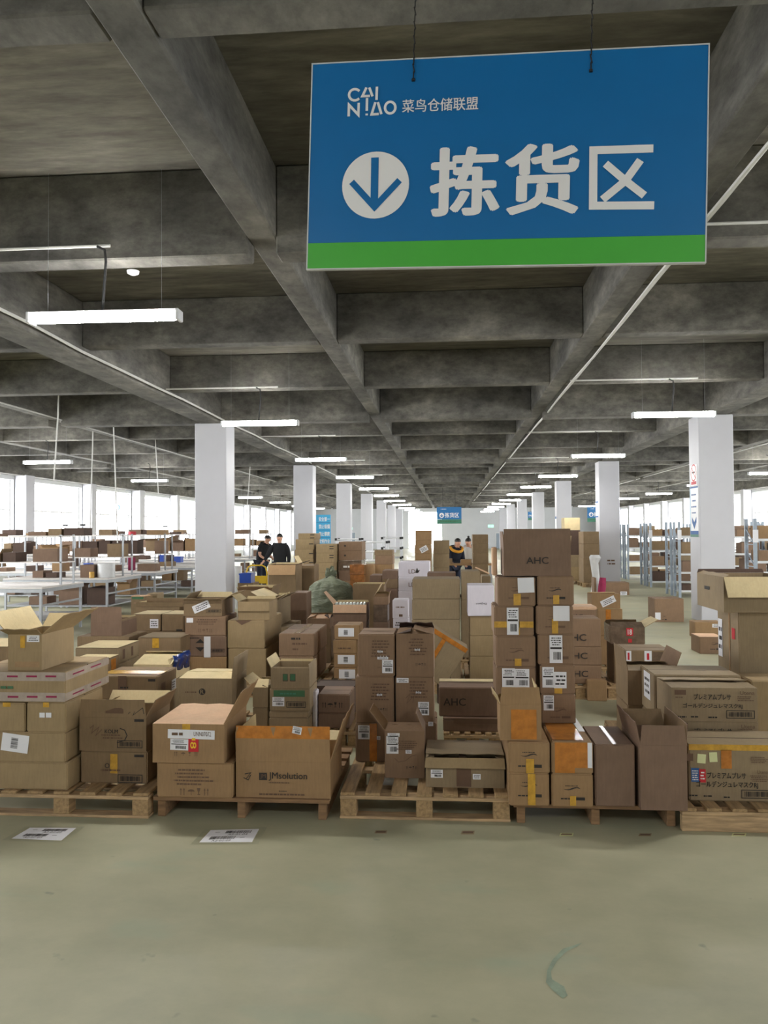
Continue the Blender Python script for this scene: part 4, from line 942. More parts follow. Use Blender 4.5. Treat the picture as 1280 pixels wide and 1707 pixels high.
# right AHC pile
z = .15
for (a, b, c, lab, xx) in [(920, 1003, 1109, 'pinkish lettered carton lowest in the pile right of the tower', (941, 980, 1118, 1128)), (920, 1003, 1078.5, 'pinkish lettered carton second from the bottom in the pile right of the tower', (938, 979, 1088, 1098)),
                           (920, 1001.5, 1031, 'tall pinkish lettered carton on top of the pile right of the tower', (936, 977, 1057, 1068))]:
    z = carton(lab, a, b, c, z, .36, Y=8.25, col='pink', decs=[('X', 'front', 'AHC', xx[0]+3, xx[2], xx[1], xx[3], 'ink', .012)])
z = hid(925, 994, .15, .85, 8.70, .3, 'carton hidden behind the lettered pile right of the tower', 'pink')
carton('pale lettered carton peeping over the pile right of the tower', 925, 995, 1011, z, .33, Y=8.70, col='peach', decs=[('X', 'front', 'AHC', 942, 1024, 972, 1031, 'ink', .012)])
carton('small kraft carton on the floor leaning against the right pallet', 978, 1012, 1134, 0, .13, Y=atz(995, 1165, 0).y-.11, col='kraft', rz=-4)
hpal('pallet under the cartons with crossed orange tape, right of the lettered pile', 995, 1080, 9.45, 1.0)
z = .14
z = carton('tall kraft carton with crossed orange tape behind the lettered pile', 1000, 1037, 1060, z, .34, Y=9.5, col='kraft', decs=[('T', 'front', 1014, 1061, 1021, 1100, 'tape')])
z = carton('kraft carton with a vertical orange tape, upper one behind the lettered pile', 996, 1038, 1015, z, .4, Y=9.5, col='kraft', decs=[('T', 'front', 1010, 1016, 1018, 1060, 'tape'), ('T', 'top', 0, 0, 1, 1, 'inside')])  # lid sheet puts light from above into the colour
carton('kraft carton with a slanted white paper tag, right of the tower', 986, 1034, 991, z, .3, Y=9.55, col='kraft', decs=[('L', 'front', 1001, 997, 1026, 1008, .45, 'lines')], open={'f': (0, .006), 'b': (0, .006)})
z = hid(1024, 1076, 0, .55, 8.3, .4, 'lower carton under the glossy one with a red mark', 'grey')
carton('glossy wrapped carton with a red number mark and open lid flaps', 1018, 1075, 1046, z, .36, Y=8.3, col='film',
    open={'f': (-62, .10, 'film', 'clear'), 'r': (62, .16, 'tan', 'inside'), 'l': (10, .02, 'film', 'grey'), 'b': (-40, .06, 'film', 'grey')},
    decs=[('R', 'front', 1044, 1047, 1055, 1060, 'inkr', 'red_sticker'), ('X', 'front', '18', 1046, 1049, 1053, 1058, 'inkw', .02), ('R', 'front', 1047, 1065, 1053, 1071, 'inkr')])
z = hid(1046, 1120, .0, .48, 7.35, .4, 'lower carton under the one with red-edged tape strips', 'grey')
carton('dusty carton with red-edged white tape strips on its side, behind the open flapped one', 1043, 1120, 1084, z, .4, Y=7.35, col='grey', decs=[('T', 'front', 1044, 1085, 1052, 1103, 'paper'), ('R', 'front', 1046, 1088, 1049, 1100, 'inkr'), ('T', 'front', 1074, 1085, 1086, 1103, 'paper'), ('R', 'front', 1078, 1089, 1082, 1100, 'inkr'), ('T', 'front', 1088, 1087, 1118, 1104, 'film')])
# loose cartons on the floor, right aisle
def floorbox(label, x0, x1, yt, yb, dep, **k): return carton(label, x0, x1, yt, 0, dep, Y=atz((x0+x1)/2, yb, 0).y, **k)
floorbox('brown carton alone on the bare floor with a small white label, centre right', 1091, 1140, 998, 1037, .5, col='pink', decs=[('L', 'front', 1092, 1021, 1101, 1033, 0, 'none'), ('S', 'front', 1102, 1024, 1112, 1034, 'ink')])
floorbox('brown carton with a wave logo on the floor before the right column', 1166, 1206, 1062, 1090, .4, col='pink', decs=[('S', 'front', 1180, 1068, 1204, 1084, 'ink'), ('T', 'top', 0, 0, 1, 1, 'peach')])  # peach sheet makes the lid look lit
floorbox('open kraft carton on its side at the foot of the right column', 1158, 1205, 1037, 1064, .3, col='kraft', decs=[('L', 'front', 1187, 1040, 1204, 1046, 0, 'lines')])
floorbox('brown carton with a white label leaning by the foot of the second right column', 1008, 1049, 971, 992, .5, col='pink', decs=[('L', 'front', 1034, 986, 1045, 992, 0, 'lines')])
floorbox('small brown carton left of the rolled maroon cloth, far right aisle', 990, 994, 963, 990, .4, col='pink')
o = MB().tube([(0, 0, 0), (.04, 0, .30), (.06, 0, .52)], [.09, .10, .08], 10).build('cloth_roll', M['maroon'], smooth=True); o.location = (at(1001, 990, 20.3).x, 20.3, .0); tag(o, 'upright roll of maroon cloth beside the second right column', 'cloth')
# ------------------------------------------------------------------ bottle crate and neighbours
hpal('pallet under the crate of white capped bottles', 548, 645, 9.48, 1.0)
Yw = 9.5
z = hid(556, 611, ZB, .55, Yw, .34, 'hidden lower carton under the bottle crate', 'brown')
z = carton('brown carton directly under the crate of white capped bottles', 555, 611, 1036, z, .34, Y=Yw, col='brown')
zc = carton('open brown carton full of white capped bottles with flaps spread', 555, 611, 1008, z, .34, Y=Yw, col='brown',
    open={'f': (168, .10, 'pink', 'peach', 0), 'l': (42, .19, 'pink', 'peach', .06), 'r': (-42, .01), 'b': (-10, .03, 'pink', 'inside')})
bx0, bx1 = at(558, 1008, Yw).x, at(608, 1008, Yw).x
kb = None
for j in range(3):
    for i in range(9):
        x = bx0 + .012 + (bx1-bx0-.024)*i/8
        if kb is None:
            kb = thing('bottle', 'white capped bottle standing in the open carton', 'bottle', (x, Yw+.04, z+.006), 0, 'white capped bottles in the open carton')
            MB().tube([(0, 0, 0), (0, 0, zc-z-.045), (0, 0, zc-z-.03)], [.016, .016, .010], 10).build('bottle_body', M['teal'], kb, smooth=True)
            MB().tube([(0, 0, zc-z-.03), (0, 0, zc-z+.012)], .012, 10).build('bottle_cap', M['bottle'], kb, smooth=True)
        else:
            c = copy_tree(kb); c.location = (x, Yw+.04+j*.045, z+.006)
        (kb if (i, j) == (0, 0) else c)['label'] = 'white capped bottle in the open carton, %s row, %s from the left' % (('front', 'middle', 'back')[j], ('first', 'second', 'third', 'fourth', 'fifth', 'sixth', 'seventh', 'eighth', 'ninth')[i])
z = hid(622, 647, ZB, .62, Yw+.05, .3, 'hidden lower carton right of the bottle crate', 'brown')
z = carton('dark wrapped carton right of the bottle crate', 622, 646, 1008, z, .3, Y=Yw+.05, col='film')
carton('kraft carton with a flap sticking up right of the bottle crate', 622, 647, 995, z, .3, Y=Yw+.05, col='pink', open={'l': (-30, .18, 'pink', 'inside'), 'r': (20, .06, 'pink', 'inside'), 'f': (-70, .1), 'b': (-60, .1)})
hpal('pallet under the small white cartons in the centre', 650, 684, 9.2, .8)
z = hid(655, 683, ZB, .58, 9.25, .3, 'hidden carton under the two small white ones', 'grey')
z = carton('small white carton with a printed mark, lower of the pair in the centre', 655, 681, 1031, z, .28, Y=9.25, col='white', decs=[('G', 'front', 658, 1036, 676, 1044, 'ink', 2)])
carton('small white carton with faint lines, upper of the pair in the centre', 654, 680, 1000, z, .28, Y=9.25, col='white', decs=[('G', 'front', 658, 1010, 674, 1014, 'inkb', 1), ('R', 'front', 665, 1024, 671, 1028, 'inkb')])
# ------------------------------------------------------------------ farther piles
def pile(Y, dep, x0, x1, ys, labels, col='kraft', z0=.14, base=True, decs=None, ref=960):
    if base: hpal('pallet under the ' + labels[-1].replace(' just visible over', ' over').replace('white carton with a leaf logo and thin letters, ', 'leaf logo carton, '), x0-2, x1+2, Y-.02, dep+.1, .14, 'fb', ref)
    z = z0
    for i, (yt, lab) in enumerate(zip(ys, labels)):
        jx = rnd.uniform(-.9, .9) if Y > 12.5 else 0
        z = carton(lab, x0+jx, x1+jx*.7, yt, z, dep, Y=Y, col=col if isinstance(col, str) else col[i], decs=(decs or {}).get(i, ()))
    return z
pile(11.6, .6, 664, 716, (985, 962, 937), ('white carton, lowest of the tall white pile left of the big plain cartons', 'white carton in the middle of the tall white pile', 'white carton with a leaf logo and thin letters, top of the white pile'), 'white',
     decs={2: [('X', 'front', 'LD', 681, 949, 692, 956, 'inkb', 0), ('P', 'front', [(692, 955), (695, 946), (697, 951), (700, 950), (697, 955)], 'ink')], 1: [('X', 'front', 'LD', 681, 971, 692, 978, 'inkb', 0)]})
pile(12.0, .5, 637, 663, (981, 965.5, 951), ('brown carton, bottom of the narrow pile left of the white cartons', 'brown carton, second of the narrow pile left of the white cartons', 'brown carton with a pale lid left of the white cartons'), ('brown', 'grey', 'brown'))
pile(12.3, .5, 616, 637, (975, 959), ('dark open carton below the brown one in the centre distance', 'open carton with pale flaps in the centre distance'), ('dark', 'brown'))
pile(14.2, .5, 624, 654, (957, 941, 926, 917), ('kraft carton, lowest of the four high pile before the white tube racks', 'kraft carton, second of the four high pile before the tube racks', 'pinkish carton, third of the four high pile before the tube racks', 'dark flat carton topping the pile before the tube racks'), ('kraft', 'kraft', 'pink', 'grey'))
pile(15.6, .7, 564, 603, (968, 951, 934, 918, 903), ('hidden carton, lowest of the brown wrapped pile above the sack', 'brown wrapped carton, second of the pile above the sack', 'brown carton with shiny wrap, third of the pile above the sack', 'brown carton with a round spot, fourth of the pile above the sack', 'brown carton with a round spot, top of the pile above the sack'), ('pink', 'brown', 'film', 'pink', 'pink'),
     decs={4: [('P', 'front', [(575, 908), (577, 910), (575, 912), (573, 910)], 'ink')], 3: [('P', 'front', [(575, 924), (577, 926), (575, 928), (573, 926)], 'ink')], 2: [('G', 'front', 568, 941, 596, 948, 'inkw', 1)]})
bars = lambda x, ys: [('R', 'front', x, y, x+7, y+1.5, 'ink') for y in ys]
pile(15.4, .7, 492, 523, (962, 945, 931, 916, 899), ('tan carton, lowest of the tall tan pile right of the two men', 'tan carton, second of the tall tan pile', 'tan carton with dark bars, third of the tall tan pile', 'tan carton with dark bars, fourth of the tall tan pile', 'tan carton just below the top of the tall tan pile'), 'tan', decs={i: bars(515, (y,)) for i, y in ((1, 950), (2, 937), (3, 922), (4, 906))})
carton('short tan carton on top of the tall tan pile', 497, 526, 889, atz(507, 899, 0).z if False else at(507, 899, 15.4).z, .6, Y=15.4, col='tan', decs=bars(517, (891, 896)))
pile(15.2, .7, 526, 557, (955, 938, 922, 907), ('tan carton, lowest of the shorter tan pile', 'tan carton, second of the shorter tan pile', 'tan carton with dark bars in the shorter tan pile', 'tan carton topping the shorter tan pile'), 'tan', decs={i: bars(549, (y, y+4)) for i, y in ((2, 925), (3, 910))})
pile(13.6, .6, 583, 607, (972, 958, 941), ('amber wrapped carton, lowest of the shiny orange pile', 'amber wrapped carton in the middle of the shiny orange pile', 'amber wrapped carton topping the shiny orange pile'), ('amber', 'amber', 'amber'))
pile(13.9, .5, 608, 623, (960, 941), ('kraft carton, lower one beside the shiny orange pile', 'kraft carton, upper one beside the shiny orange pile'), 'kraft')
pile(16.4, .6, 692, 719, (945, 932, 923, 908, 900, 884), ('kraft carton, lowest of the tall pile before the far bright window', 'kraft carton, second of the tall pile before the bright window', 'kraft carton, third of the tall pile before the bright window', 'kraft carton with a slanted white label before the far bright window', 'flat kraft carton near the top of the pile before the bright window', 'kraft carton topping the pile before the far bright window'), 'kraft',
     decs={3: [('L', 'front', 700, 911, 713, 920, .5, 'lines')]})
pile(16.8, .6, 722, 749, (946, 923, 901), ('large tan carton, lowest beside the pile before the bright window', 'large tan carton in the middle beside the bright window pile', 'large tan carton topping the pile left of the two seated women'), 'olive')
pile(18.5, .7, 788, 814, (940, 922, 906, 891), ('film wrapped carton, lowest of the wrapped pile behind the women', 'film wrapped carton, second of the wrapped pile behind the women', 'film wrapped carton, third of the wrapped pile behind the women', 'film wrapped carton topping the pile behind the women'), 'grey')
pile(10.1, .45, 712, 760, (975, 955), ('kraft carton hidden behind the central plain pile', 'open brown carton just visible over the central plain pile'), 'brown')
pile(9.95, .5, 769, 800, (1000, 952), ('kraft carton low behind the upright white one', 'large kraft carton behind and left of the upright white one'), 'olive')
pile(10.6, .4, 803, 818, (985, 960), ('narrow kraft carton low behind the tower', 'narrow kraft carton beside the tower at its left'), 'olive')
o = MB().box(-.10, .10, -.01, .01, -.008, .008).build('wood_strip', M['peach']); p = at(804, 951, 10.2); o.location = p; o.rotation_euler = (0, .42, .3); tag(o, 'pale wooden strip lying slanted across cartons left of the tower', 'strip')
pile(25.6, .7, 941, 967, (945, 925, 905, 884, 863), ('tan carton, lowest of the distant tall pile right of the tower top', 'tan carton, second of the distant tall pile', 'dark carton in the distant tall pile', 'dark carton, fourth of the distant tall pile', 'bright tan carton topping the distant tall pile'), ('tan', 'olive', 'dark', 'dark', 'inside'))
pile(24.3, .9, 973, 999, (930, 907, 886), ('brown carton, lowest of the distant wrapped pile by the second column', 'brown carton in the middle of the distant wrapped pile', 'brown carton topping the distant wrapped pile'), 'grey')
o = MB().tube([(0, 0, 0), (.02, 0, .4), (-.02, 0, .8), (0, 0, .95), (0, 0, 1.02)], [.13, .10, .11, .16, .12], 12).build('film_roll', M['clear'], smooth=True); o.location = (at(992, 950, 22.4).x, 22.4, 0); tag(o, 'tall bundle of clear crumpled plastic left of the second right column', 'plastic')
# open cartons behind the stacks on the left
Yo = 12.6
z = hid(447, 493, 0, .42, Yo, .5, 'hidden carton under the large open one left of the sack', 'grey')
z = carton('large open carton with its front flap hanging, left of the green sack', 447, 493, 942, z, .55, Y=Yo, col='grey', open={'f': (160, .165, 'pink', 'kraft', 0), 'r': (70, .15, 'dark', 'inside'), 'b': (0, .02), 'l': (0, .02)})
z = hid(498, 524, 0, .45, 13.2, .4, 'hidden carton beside the green sack', 'grey')
carton('tall kraft carton between the open one and the green sack', 498, 524, 943, z, .45, Y=13.2, col='grey', open={'l': (30, .18, 'grey', 'inside'), 'f': (-85, .2), 'b': (-85, .2), 'r': (0, .02)})
z = hid(395, 455, 0, .58, 10.4, .5, 'hidden carton behind the tan stack right of the diamonds', 'grey')
carton('open kraft carton with pale flap before the blue crate', 396, 453, 984, z, .5, Y=10.4, col='grey', open={'f': (60, .10, 'pink', 'pink', .03), 'b': (0, .04), 'l': (20, .04), 'r': (20, .06)})
z = hid(443, 482, 0, .55, 9.6, .8, 'hidden carton right of the open tan carton', 'olive')
carton('open olive carton with spread flaps right of the open tan carton', 440, 463, 1001, z, .8, Y=9.6, col='olive', open={'l': (60, .2, 'olive', 'inside'), 'r': (60, .14, 'olive', 'inside'), 'f': (20, .03), 'b': (10, .03)})
z = hid(486, 511, 0, .50, 10.9, .4, 'hidden brown carton left of the green sack', 'brown')
carton('brown carton directly left of the green sack', 484, 511, 988, z, .4, Y=10.9, col='brown')
z = hid(512, 552, 0, .50, 9.9, .4, 'hidden carton before the green sack', 'grey')
carton('pale open carton before the foot of the green sack', 512, 550, 1031, z, .4, Y=9.9, col='pink', open={'f': (-82, .25, 'peach', 'peach'), 'b': (-75, .2, 'grey', 'inside'), 'l': (-70, .1, 'grey', 'inside'), 'r': (-60, .08, 'dark', 'inside')})
z = hid(566, 640, 0, .55, 11.2, .4, 'hidden wide carton behind the bottle crate', 'grey')
carton('wide brown carton behind the crate of bottles', 588, 640, 977, z, .4, Y=11.2, col='grey', open={'f': (10, .03), 'b': (0, .03), 'l': (10, .03), 'r': (30, .1)})
z = hid(226, 300, 0, .70, 10.6, .4, 'hidden long carton behind the white labelled one', 'grey')
carton('long low carton with ragged flaps, below the printed small carton on the left', 226, 306, 1011, z, .4, Y=10.6, col='grey', open={'f': (12, .06, 'grey', 'grey'), 'r': (20, .1, 'grey', 'grey'), 'b': (0, .08, 'grey', 'grey'), 'l': (0, .05)})
z = hid(218, 243, 0, .72, 12.0, .3, 'hidden carton under the small pale printed one', 'grey')
carton('small pale carton with a green and brown print, left of the near left column', 218, 243, 993, z, .2, Y=12.0, col='peach', decs=[('R', 'front', 220, 995, 239, 999, 'inkg'), ('G', 'front', 222, 1002, 239, 1008, 'pink', 1)])
z = hid(245, 262, 0, .75, 12.3, .3, 'grey carton right of the small pale printed one', 'olive')
# ------------------------------------------------------------------ the green sack
def sack():
    r = thing('woven_sack', 'bulging dull green woven sack tied at the top, standing among the cartons', 'sack', (at(543, 1000, 12.0).x, 12.35, .0))
    m = MB(); n = 72; rows = 46; H = 1.12
    prof = [(0, .30), (.05, .35), (.2, .365), (.4, .362), (.6, .355), (.75, .345), (.85, .32), (.91, .26), (.955, .14), (.985, .065), (1.01, .07), (1.05, .09), (1.1, .075)]
    def rad(t):
        t *= 1.1
        for (a, ra), (b, rb) in zip(prof, prof[1:]):
            if t <= b: u = (t-a)/(b-a); u = u*u*(3-2*u); return ra + (rb-ra)*u
        return prof[-1][1]
    for j in range(rows+1):
        t = j/rows; rr_ = rad(t); z_ = H*t
        for i in range(n):
            a = 2*math.pi*i/n; k = max(0, min(1, (t-.6)/.3))
            f = 1 + .075*k*math.sin(11*a+2*math.sin(3*a)+.8*t) + .03*k*math.sin(23*a)
            f += (1-k)*(.018*math.sin(34*t+1.3*math.sin(2*a)+1.5*math.sin(3*a+1))+.014*math.sin(61*t+2.2*math.sin(2*a+.6))) + .02*math.sin(2*a+.5) + .015*math.sin(3*a+4*t)
            zz_ = z_ + (.05*math.sin(5*a)*max(0, t-.9)*6) - (.03*math.sin(2*a+1)*k)
            m.v.append((rr_*f*math.cos(a) + .03*t*t, rr_*f*math.sin(a)*.95, zz_))
    for j in range(rows):
        for i in range(n): m.f.append((j*n+i, j*n+(i+1) % n, (j+1)*n+(i+1) % n, (j+1)*n+i))
    m.f.append(tuple(reversed(range(n))))
    m.build('sack_body', M['sack'], r, smooth=True)
    zt_ = H*.985/1.1
    MB().tube([(.078*math.cos(a)+.03, .075*math.sin(a), zt_+.01*math.sin(3*a)) for a in [2*math.pi*k/16 for k in range(17)]], .008, 6).build('tie_cord', M['cable'], r, smooth=True)
sack()
# ------------------------------------------------------------------ trolley, blue crate
tr_ = thing('platform_trolley', 'platform trolley with a yellow tube handle in front of the two men', 'trolley', (at(434, 960, 17.0).x, 17.0, 0))
MB().box(-.25, .25, -.35, .35, .16, .20).build('platform', M['bluep'], tr_, bevel=.01)
MB().tube([(-.22, -.3, .2), (-.22, -.33, .85), (-.19, -.33, .96), (-.12, -.33, 1.0), (.12, -.33, 1.0), (.19, -.33, .96), (.22, -.33, .85), (.22, -.3, .2)], .016, 8).build('handle', M['yellowp'], tr_, smooth=True)
MB().box(-.21, .21, -.345, -.325, .62, .78).build('sign_plate', M['yellowp'], tr_)
for sx in (-.2, .2):
    for sy in (-.28, .28): MB().tube([(sx-.02, sy, .06), (sx+.02, sy, .06)], .06, 14).build('wheel', M['cable'], tr_, smooth=True)
def crate(label, x0, x1, yt, yb, Y, mat='bluep', dep=.35, z0=None):
    p0, p1 = at(x0, yb, Y), at(x1, yt, Y); zb = p0.z if z0 is None else z0; w = p1.x-p0.x; h = p1.z-zb; t = .012
    r = thing('plastic_crate', label, 'crate', ((p0.x+p1.x)/2, Y, zb))
    m = MB().box(-w/2, w/2, 0, t, 0, h).box(-w/2, w/2, dep-t, dep, 0, h).box(-w/2, -w/2+t, t, dep-t, 0, h).box(w/2-t, w/2, t, dep-t, 0, h).box(-w/2+t, w/2-t, t, dep-t, 0, t)
    m.build('crate_body', M[mat], r); rm = MB(); rm.box(-w/2-.01, w/2+.01, -.01, 0, h-.03, h).box(-w/2-.01, -w/2, 0, dep, h-.03, h).box(w/2, w/2+.01, 0, dep, h-.03, h); rm.build('crate_rim', M[mat], r)
st_ = hid(396, 422, 0, at(408, 972, 15.9).z, 15.9, .5, 'carton under the blue plastic crate by the left column', 'grey')
crate('bright blue plastic crate just right of the near left column', 399, 418, 956, 972, 15.9, z0=st_+.001)
o = MB().tube([(0, 0, 0), (0, 0, .95)], .10, 16).build('film_roll', M['clear'], smooth=True); o.location = (at(396, 960, 17.6).x, 17.6, 0); tag(o, 'upright white roll of film behind the near left column', 'roll')
# ------------------------------------------------------------------ white tube racks in the centre distance
def tube_rack(label, x0, x1, yts, Y, dep=.6):
    X0, X1 = at(x0, 920, Y).x, at(x1, 920, Y).x; w = X1-X0
    r = thing('tube_rack', label, 'rack', ((X0+X1)/2, Y, 0), 0, 'white tube flow racks'); zs = [at((x0+x1)/2, y, Y).z for y in yts]
    for sx in (-1, 1):
        for yy in (0, dep): MB().tube([(sx*w/2, yy, 0), (sx*w/2, yy, zs[0])], .018, 8).build('post', M['steelw'], r, smooth=True)
    for z_ in zs:
        for yy in (0, dep):
            MB().tube([(-w/2, yy, z_), (w/2, yy, z_)], .018, 8).build('cross_tube', M['steelw'], r, smooth=True)
            j = MB()
            for sx in (-1, 1): j.box(sx*w/2-.03, sx*w/2+.03, yy-.03, yy+.03, z_-.03, z_+.03)
            j.build('joint', M['cable'], r)
        s_ = MB()
        for k in range(5): s_.tube([(-w/2+w*(k+.5)/5, 0, z_), (-w/2+w*(k+.5)/5, dep, z_)], .012, 6)
        s_.build('roller_track', M['steelw'], r)
tube_rack('white tube rack with black joints, left of the pair behind the kraft piles', 604, 645, (904, 920, 935), 19.5)
tube_rack('white tube rack with black joints, right of the pair before the bright window', 637, 668, (897, 914, 930), 20.5)
tube_rack('low white tube rack on the far side of the kraft piles', 560, 600, (899, 916), 21.5)
# ------------------------------------------------------------------ packing benches on the left
ORD = ['nearest', 'second', 'third', 'fourth', 'fifth', 'sixth', 'seventh']
PL = ['at its aisle end', 'second from its aisle end', 'third from its aisle end', 'fourth from its aisle end', 'fifth from its aisle end', 'sixth from its aisle end', 'seventh from its aisle end', 'eighth from its aisle end']
rb = random.Random(21)
def bench(X1, Y, w, dep, zt, row, unit):
    r = thing('packing_bench', '%s white packing bench with two shelves above, %s row from the camera' % (('aisle-side', 'middle', 'window-side')[unit], ORD[row]), 'bench', (X1-w/2, Y, 0), 0, 'white packing benches on the left')
    MB().box(-w/2, w/2, 0, dep, zt-.03, zt).build('table_top', M['shelf'], r, bevel=.004)
    f = MB().box(-w/2, w/2, .0, .03, zt-.09, zt-.031).box(-w/2, w/2, dep-.03, dep, zt-.09, zt-.031).box(w/2-.03, w/2, .03, dep-.03, zt-.09, zt-.031).box(-w/2, -w/2+.03, .03, dep-.03, zt-.09, zt-.031)
    f.build('apron', M['steel'], r)
    for sx in (-1, 1):
        for yy in (.02, dep-.06): MB().box(sx*(w/2-.04)-.02, sx*(w/2-.04)+.02, yy, yy+.04, 0, zt-.09).build('leg', M['steel'], r)
    MB().box(-w/2+.02, w/2-.02, .03, dep-.03, .26, .285).build('lower_shelf', M['steel'], r)
    MB().box(w/2-.05, w/2-.02, .06, dep-.06, .5, .53).build('side_rail', M['steel'], r)
    yo = dep*.45; do = min(.5, dep*.5)
    for sx in (-1, 1):
        for yy in (yo, yo+do-.03): MB().box(sx*(w/2-.03)-.015, sx*(w/2-.03)+.015, yy, yy+.03, zt, 1.68).build('post', M['steel'], r)
    for z_ in (1.21, 1.655): MB().box(-w/2+.01, w/2-.01, yo, yo+do, z_-.02, z_).build('upper_shelf', M['shelf'], r)
    return yo, do
pending = []
def small_carton(*a): pending.append(a)
def build_small(label, x, y, z, w, d, h, col, group, rz=0, opn=False):
    r = thing('carton', label, 'box', (x, y, z), rz, group)
    if opn:
        t = .006; m = MB().box(-w/2, w/2, 0, t, 0, h).box(-w/2, w/2, d-t, d, 0, h).box(-w/2, -w/2+t, t, d-t, 0, h).box(w/2-t, w/2, t, d-t, 0, h).box(-w/2+t, w/2-t, t, d-t, 0, t); m.build('body', M[col], r)
        flap(r, w, d, h, 'f', rb.uniform(20, 150), min(.12, h*.6), col); flap(r, w, d, h, 'r', rb.uniform(10, 80), min(.12, h*.6), col)
    else:
        sheet_box(w, d, h, int(x*100) % 999, n=2).build('body', M[col], r)
        m = MB().box(-w/2, w/2, d/2-.003, d/2+.003, h, h+.002); m.build('lid_seam', M['dark'], r)
    return r
rows = [(12.65, 1.5, .82, 1), (15.2, 1.7, .82, 1), (17.75, 1.5, .82, 2), (20.4, 1.5, .82, 3), (23.0, 1.4, .82, 3), (25.8, 1.4, .82, 3), (28.6, 1.4, .82, 2)]
for ri, (Y, dep, zt, nu) in enumerate(rows):
    for u in range(nu):
        w = 2.15; X1 = -6.65 - u*2.2
        yo, do = bench(X1, Y, w, dep, zt, ri, u)
        for li, (z_, lev, y_, prob) in enumerate(((1.656, 'top shelf', Y+yo+.03, .55), (1.211, 'middle shelf', Y+yo+.03, .95), (zt+.001, 'table top', Y+.15, .35), (.286, 'bottom shelf', Y+.15, .85))):
            x = X1 - .08; k = 0
            while x > X1 - w + .45 and k < 5:
                bw = rb.uniform(.22, .48); hh = {0: (.05, .16), 1: (.14, .34), 2: (.08, .26), 3: (.15, .40)}[li]
                if rb.random() < prob:
                    h = rb.uniform(*hh); col = rb.choice(['dark', 'grey', 'brown', 'brown', 'kraft', 'dark'])
                    small_carton('%s %s carton on the %s of the %s %s bench, %s' % ('low' if h < .14 else 'small', {'dark': 'dark', 'grey': 'grey-brown', 'brown': 'brown', 'kraft': 'kraft'}[col], lev, ORD[row_ := ri], ('aisle-side', 'middle', 'window-side')[u], PL[k][:-11] + 'aisle' if k else 'by aisle'), x-bw/2, y_+rb.uniform(0, .04), z_, bw-.03, min(.38, do-.08), h, col, 'cartons on the packing benches', 0, rb.random() < .3 and li != 0); k += 1
                x -= bw + (.02 if rb.random() < .6 else rb.uniform(.1, .5))
def canister(label, px, py, Y, z0, r_, h, mat, name='tub'):
    o = MB().tube([(0, 0, 0), (0, 0, h*.93), (0, 0, h)], [r_, r_, r_*.93], 18).build(name, M[mat], smooth=True); o.location = (at(px, py, Y).x, Y+r_, z0); return tag(o, label, name.replace('_', ' '))
canister('big milky white plastic tub on the second bench row', 171, 960, 15.35, .821, .17, .28, 'clear')
canister('amber tape roll standing on the second bench row beside the milky tub', 151, 960, 15.25, .821, .05, .12, 'tapey', 'tape_roll')
canister('small red round tin on the top shelf, left benches', 218, 890, 18.45, 1.656, .09, .08, 'redp', 'tin')
crate('small blue bin on the far side bench left of the milky tub', 140, 149, 939, 949, 18.0, z0=.821, dep=.2)
crate('blue bin on a bench in the left distance, beside the near left column', 266, 272, 925, 938, 20.6, z0=.821, dep=.2)
crate('blue lattice basket on a bench beside the near left column', 290, 301, 928, 941, 23.15, z0=.821, dep=.25)
for lab, px, Y in (('maroon binder standing upright on the third bench row', 214, 18.25),):
    o = MB().box(-.05, .05, 0, .2, 0, .3).build('binder', M['maroon']); o.location = (at(px, 920, Y).x, Y+.1, .821); tag(o, lab, 'binder')
# desk lamps / scanners on the top shelves : little black scanner stands
for i, (px, Y) in enumerate(((8, 14.9), (42, 14.95), (112, 16.2), (146, 16.4), (274, 21.2))):
    r = thing('scanner_stand', 'small black scanner on a bent stand on the top bench shelf, %s from the left' % ORD[i].replace('nearest', 'first'), 'scanner', (at(px, 890, Y).x, {0: 13.5, 1: 13.5, 2: 16.1, 3: 16.15, 4: 21.2}[i], 1.656), 0, 'scanners on the bench shelves')
    MB().box(-.05, .05, -.04, .04, 0, .012).build('base', M['cable'], r); MB().tube([(0, 0, .012), (.01, 0, .14), (.03, 0, .2)], .008, 6).build('neck', M['steel'], r); MB().box(-.04, .06, -.025, .025, .2, .235).build('head', M['cable'], r)
# cables dropping from the ceiling over the benches
for i, (a, b, Y) in enumerate((((98, 735), (90, 800), 14.0), ((187, 757), (196, 905), 15.6), ((257, 778), (264, 822), 19.8), ((418, 815), (411, 858), 28.0), ((155, 775), (150, 880), 17.0))):
    p0, p1 = at(a[0], a[1], Y), at(b[0], b[1], Y); p0.z = Z_SLAB-.01
    o = MB().tube([(0, 0, 0), ((p1.x-p0.x)*.3, .02, (p1.z-p0.z)*.35), ((p1.x-p0.x), 0, p1.z-p0.z)], .014, 6).build('hanging_cable', M['conduit'], smooth=True); o.location = p0
    tag(o, 'white cable hanging from the ceiling over the benches, %s from the left' % ('second', 'fourth', 'fifth', 'sixth', 'third')[i], 'cable')
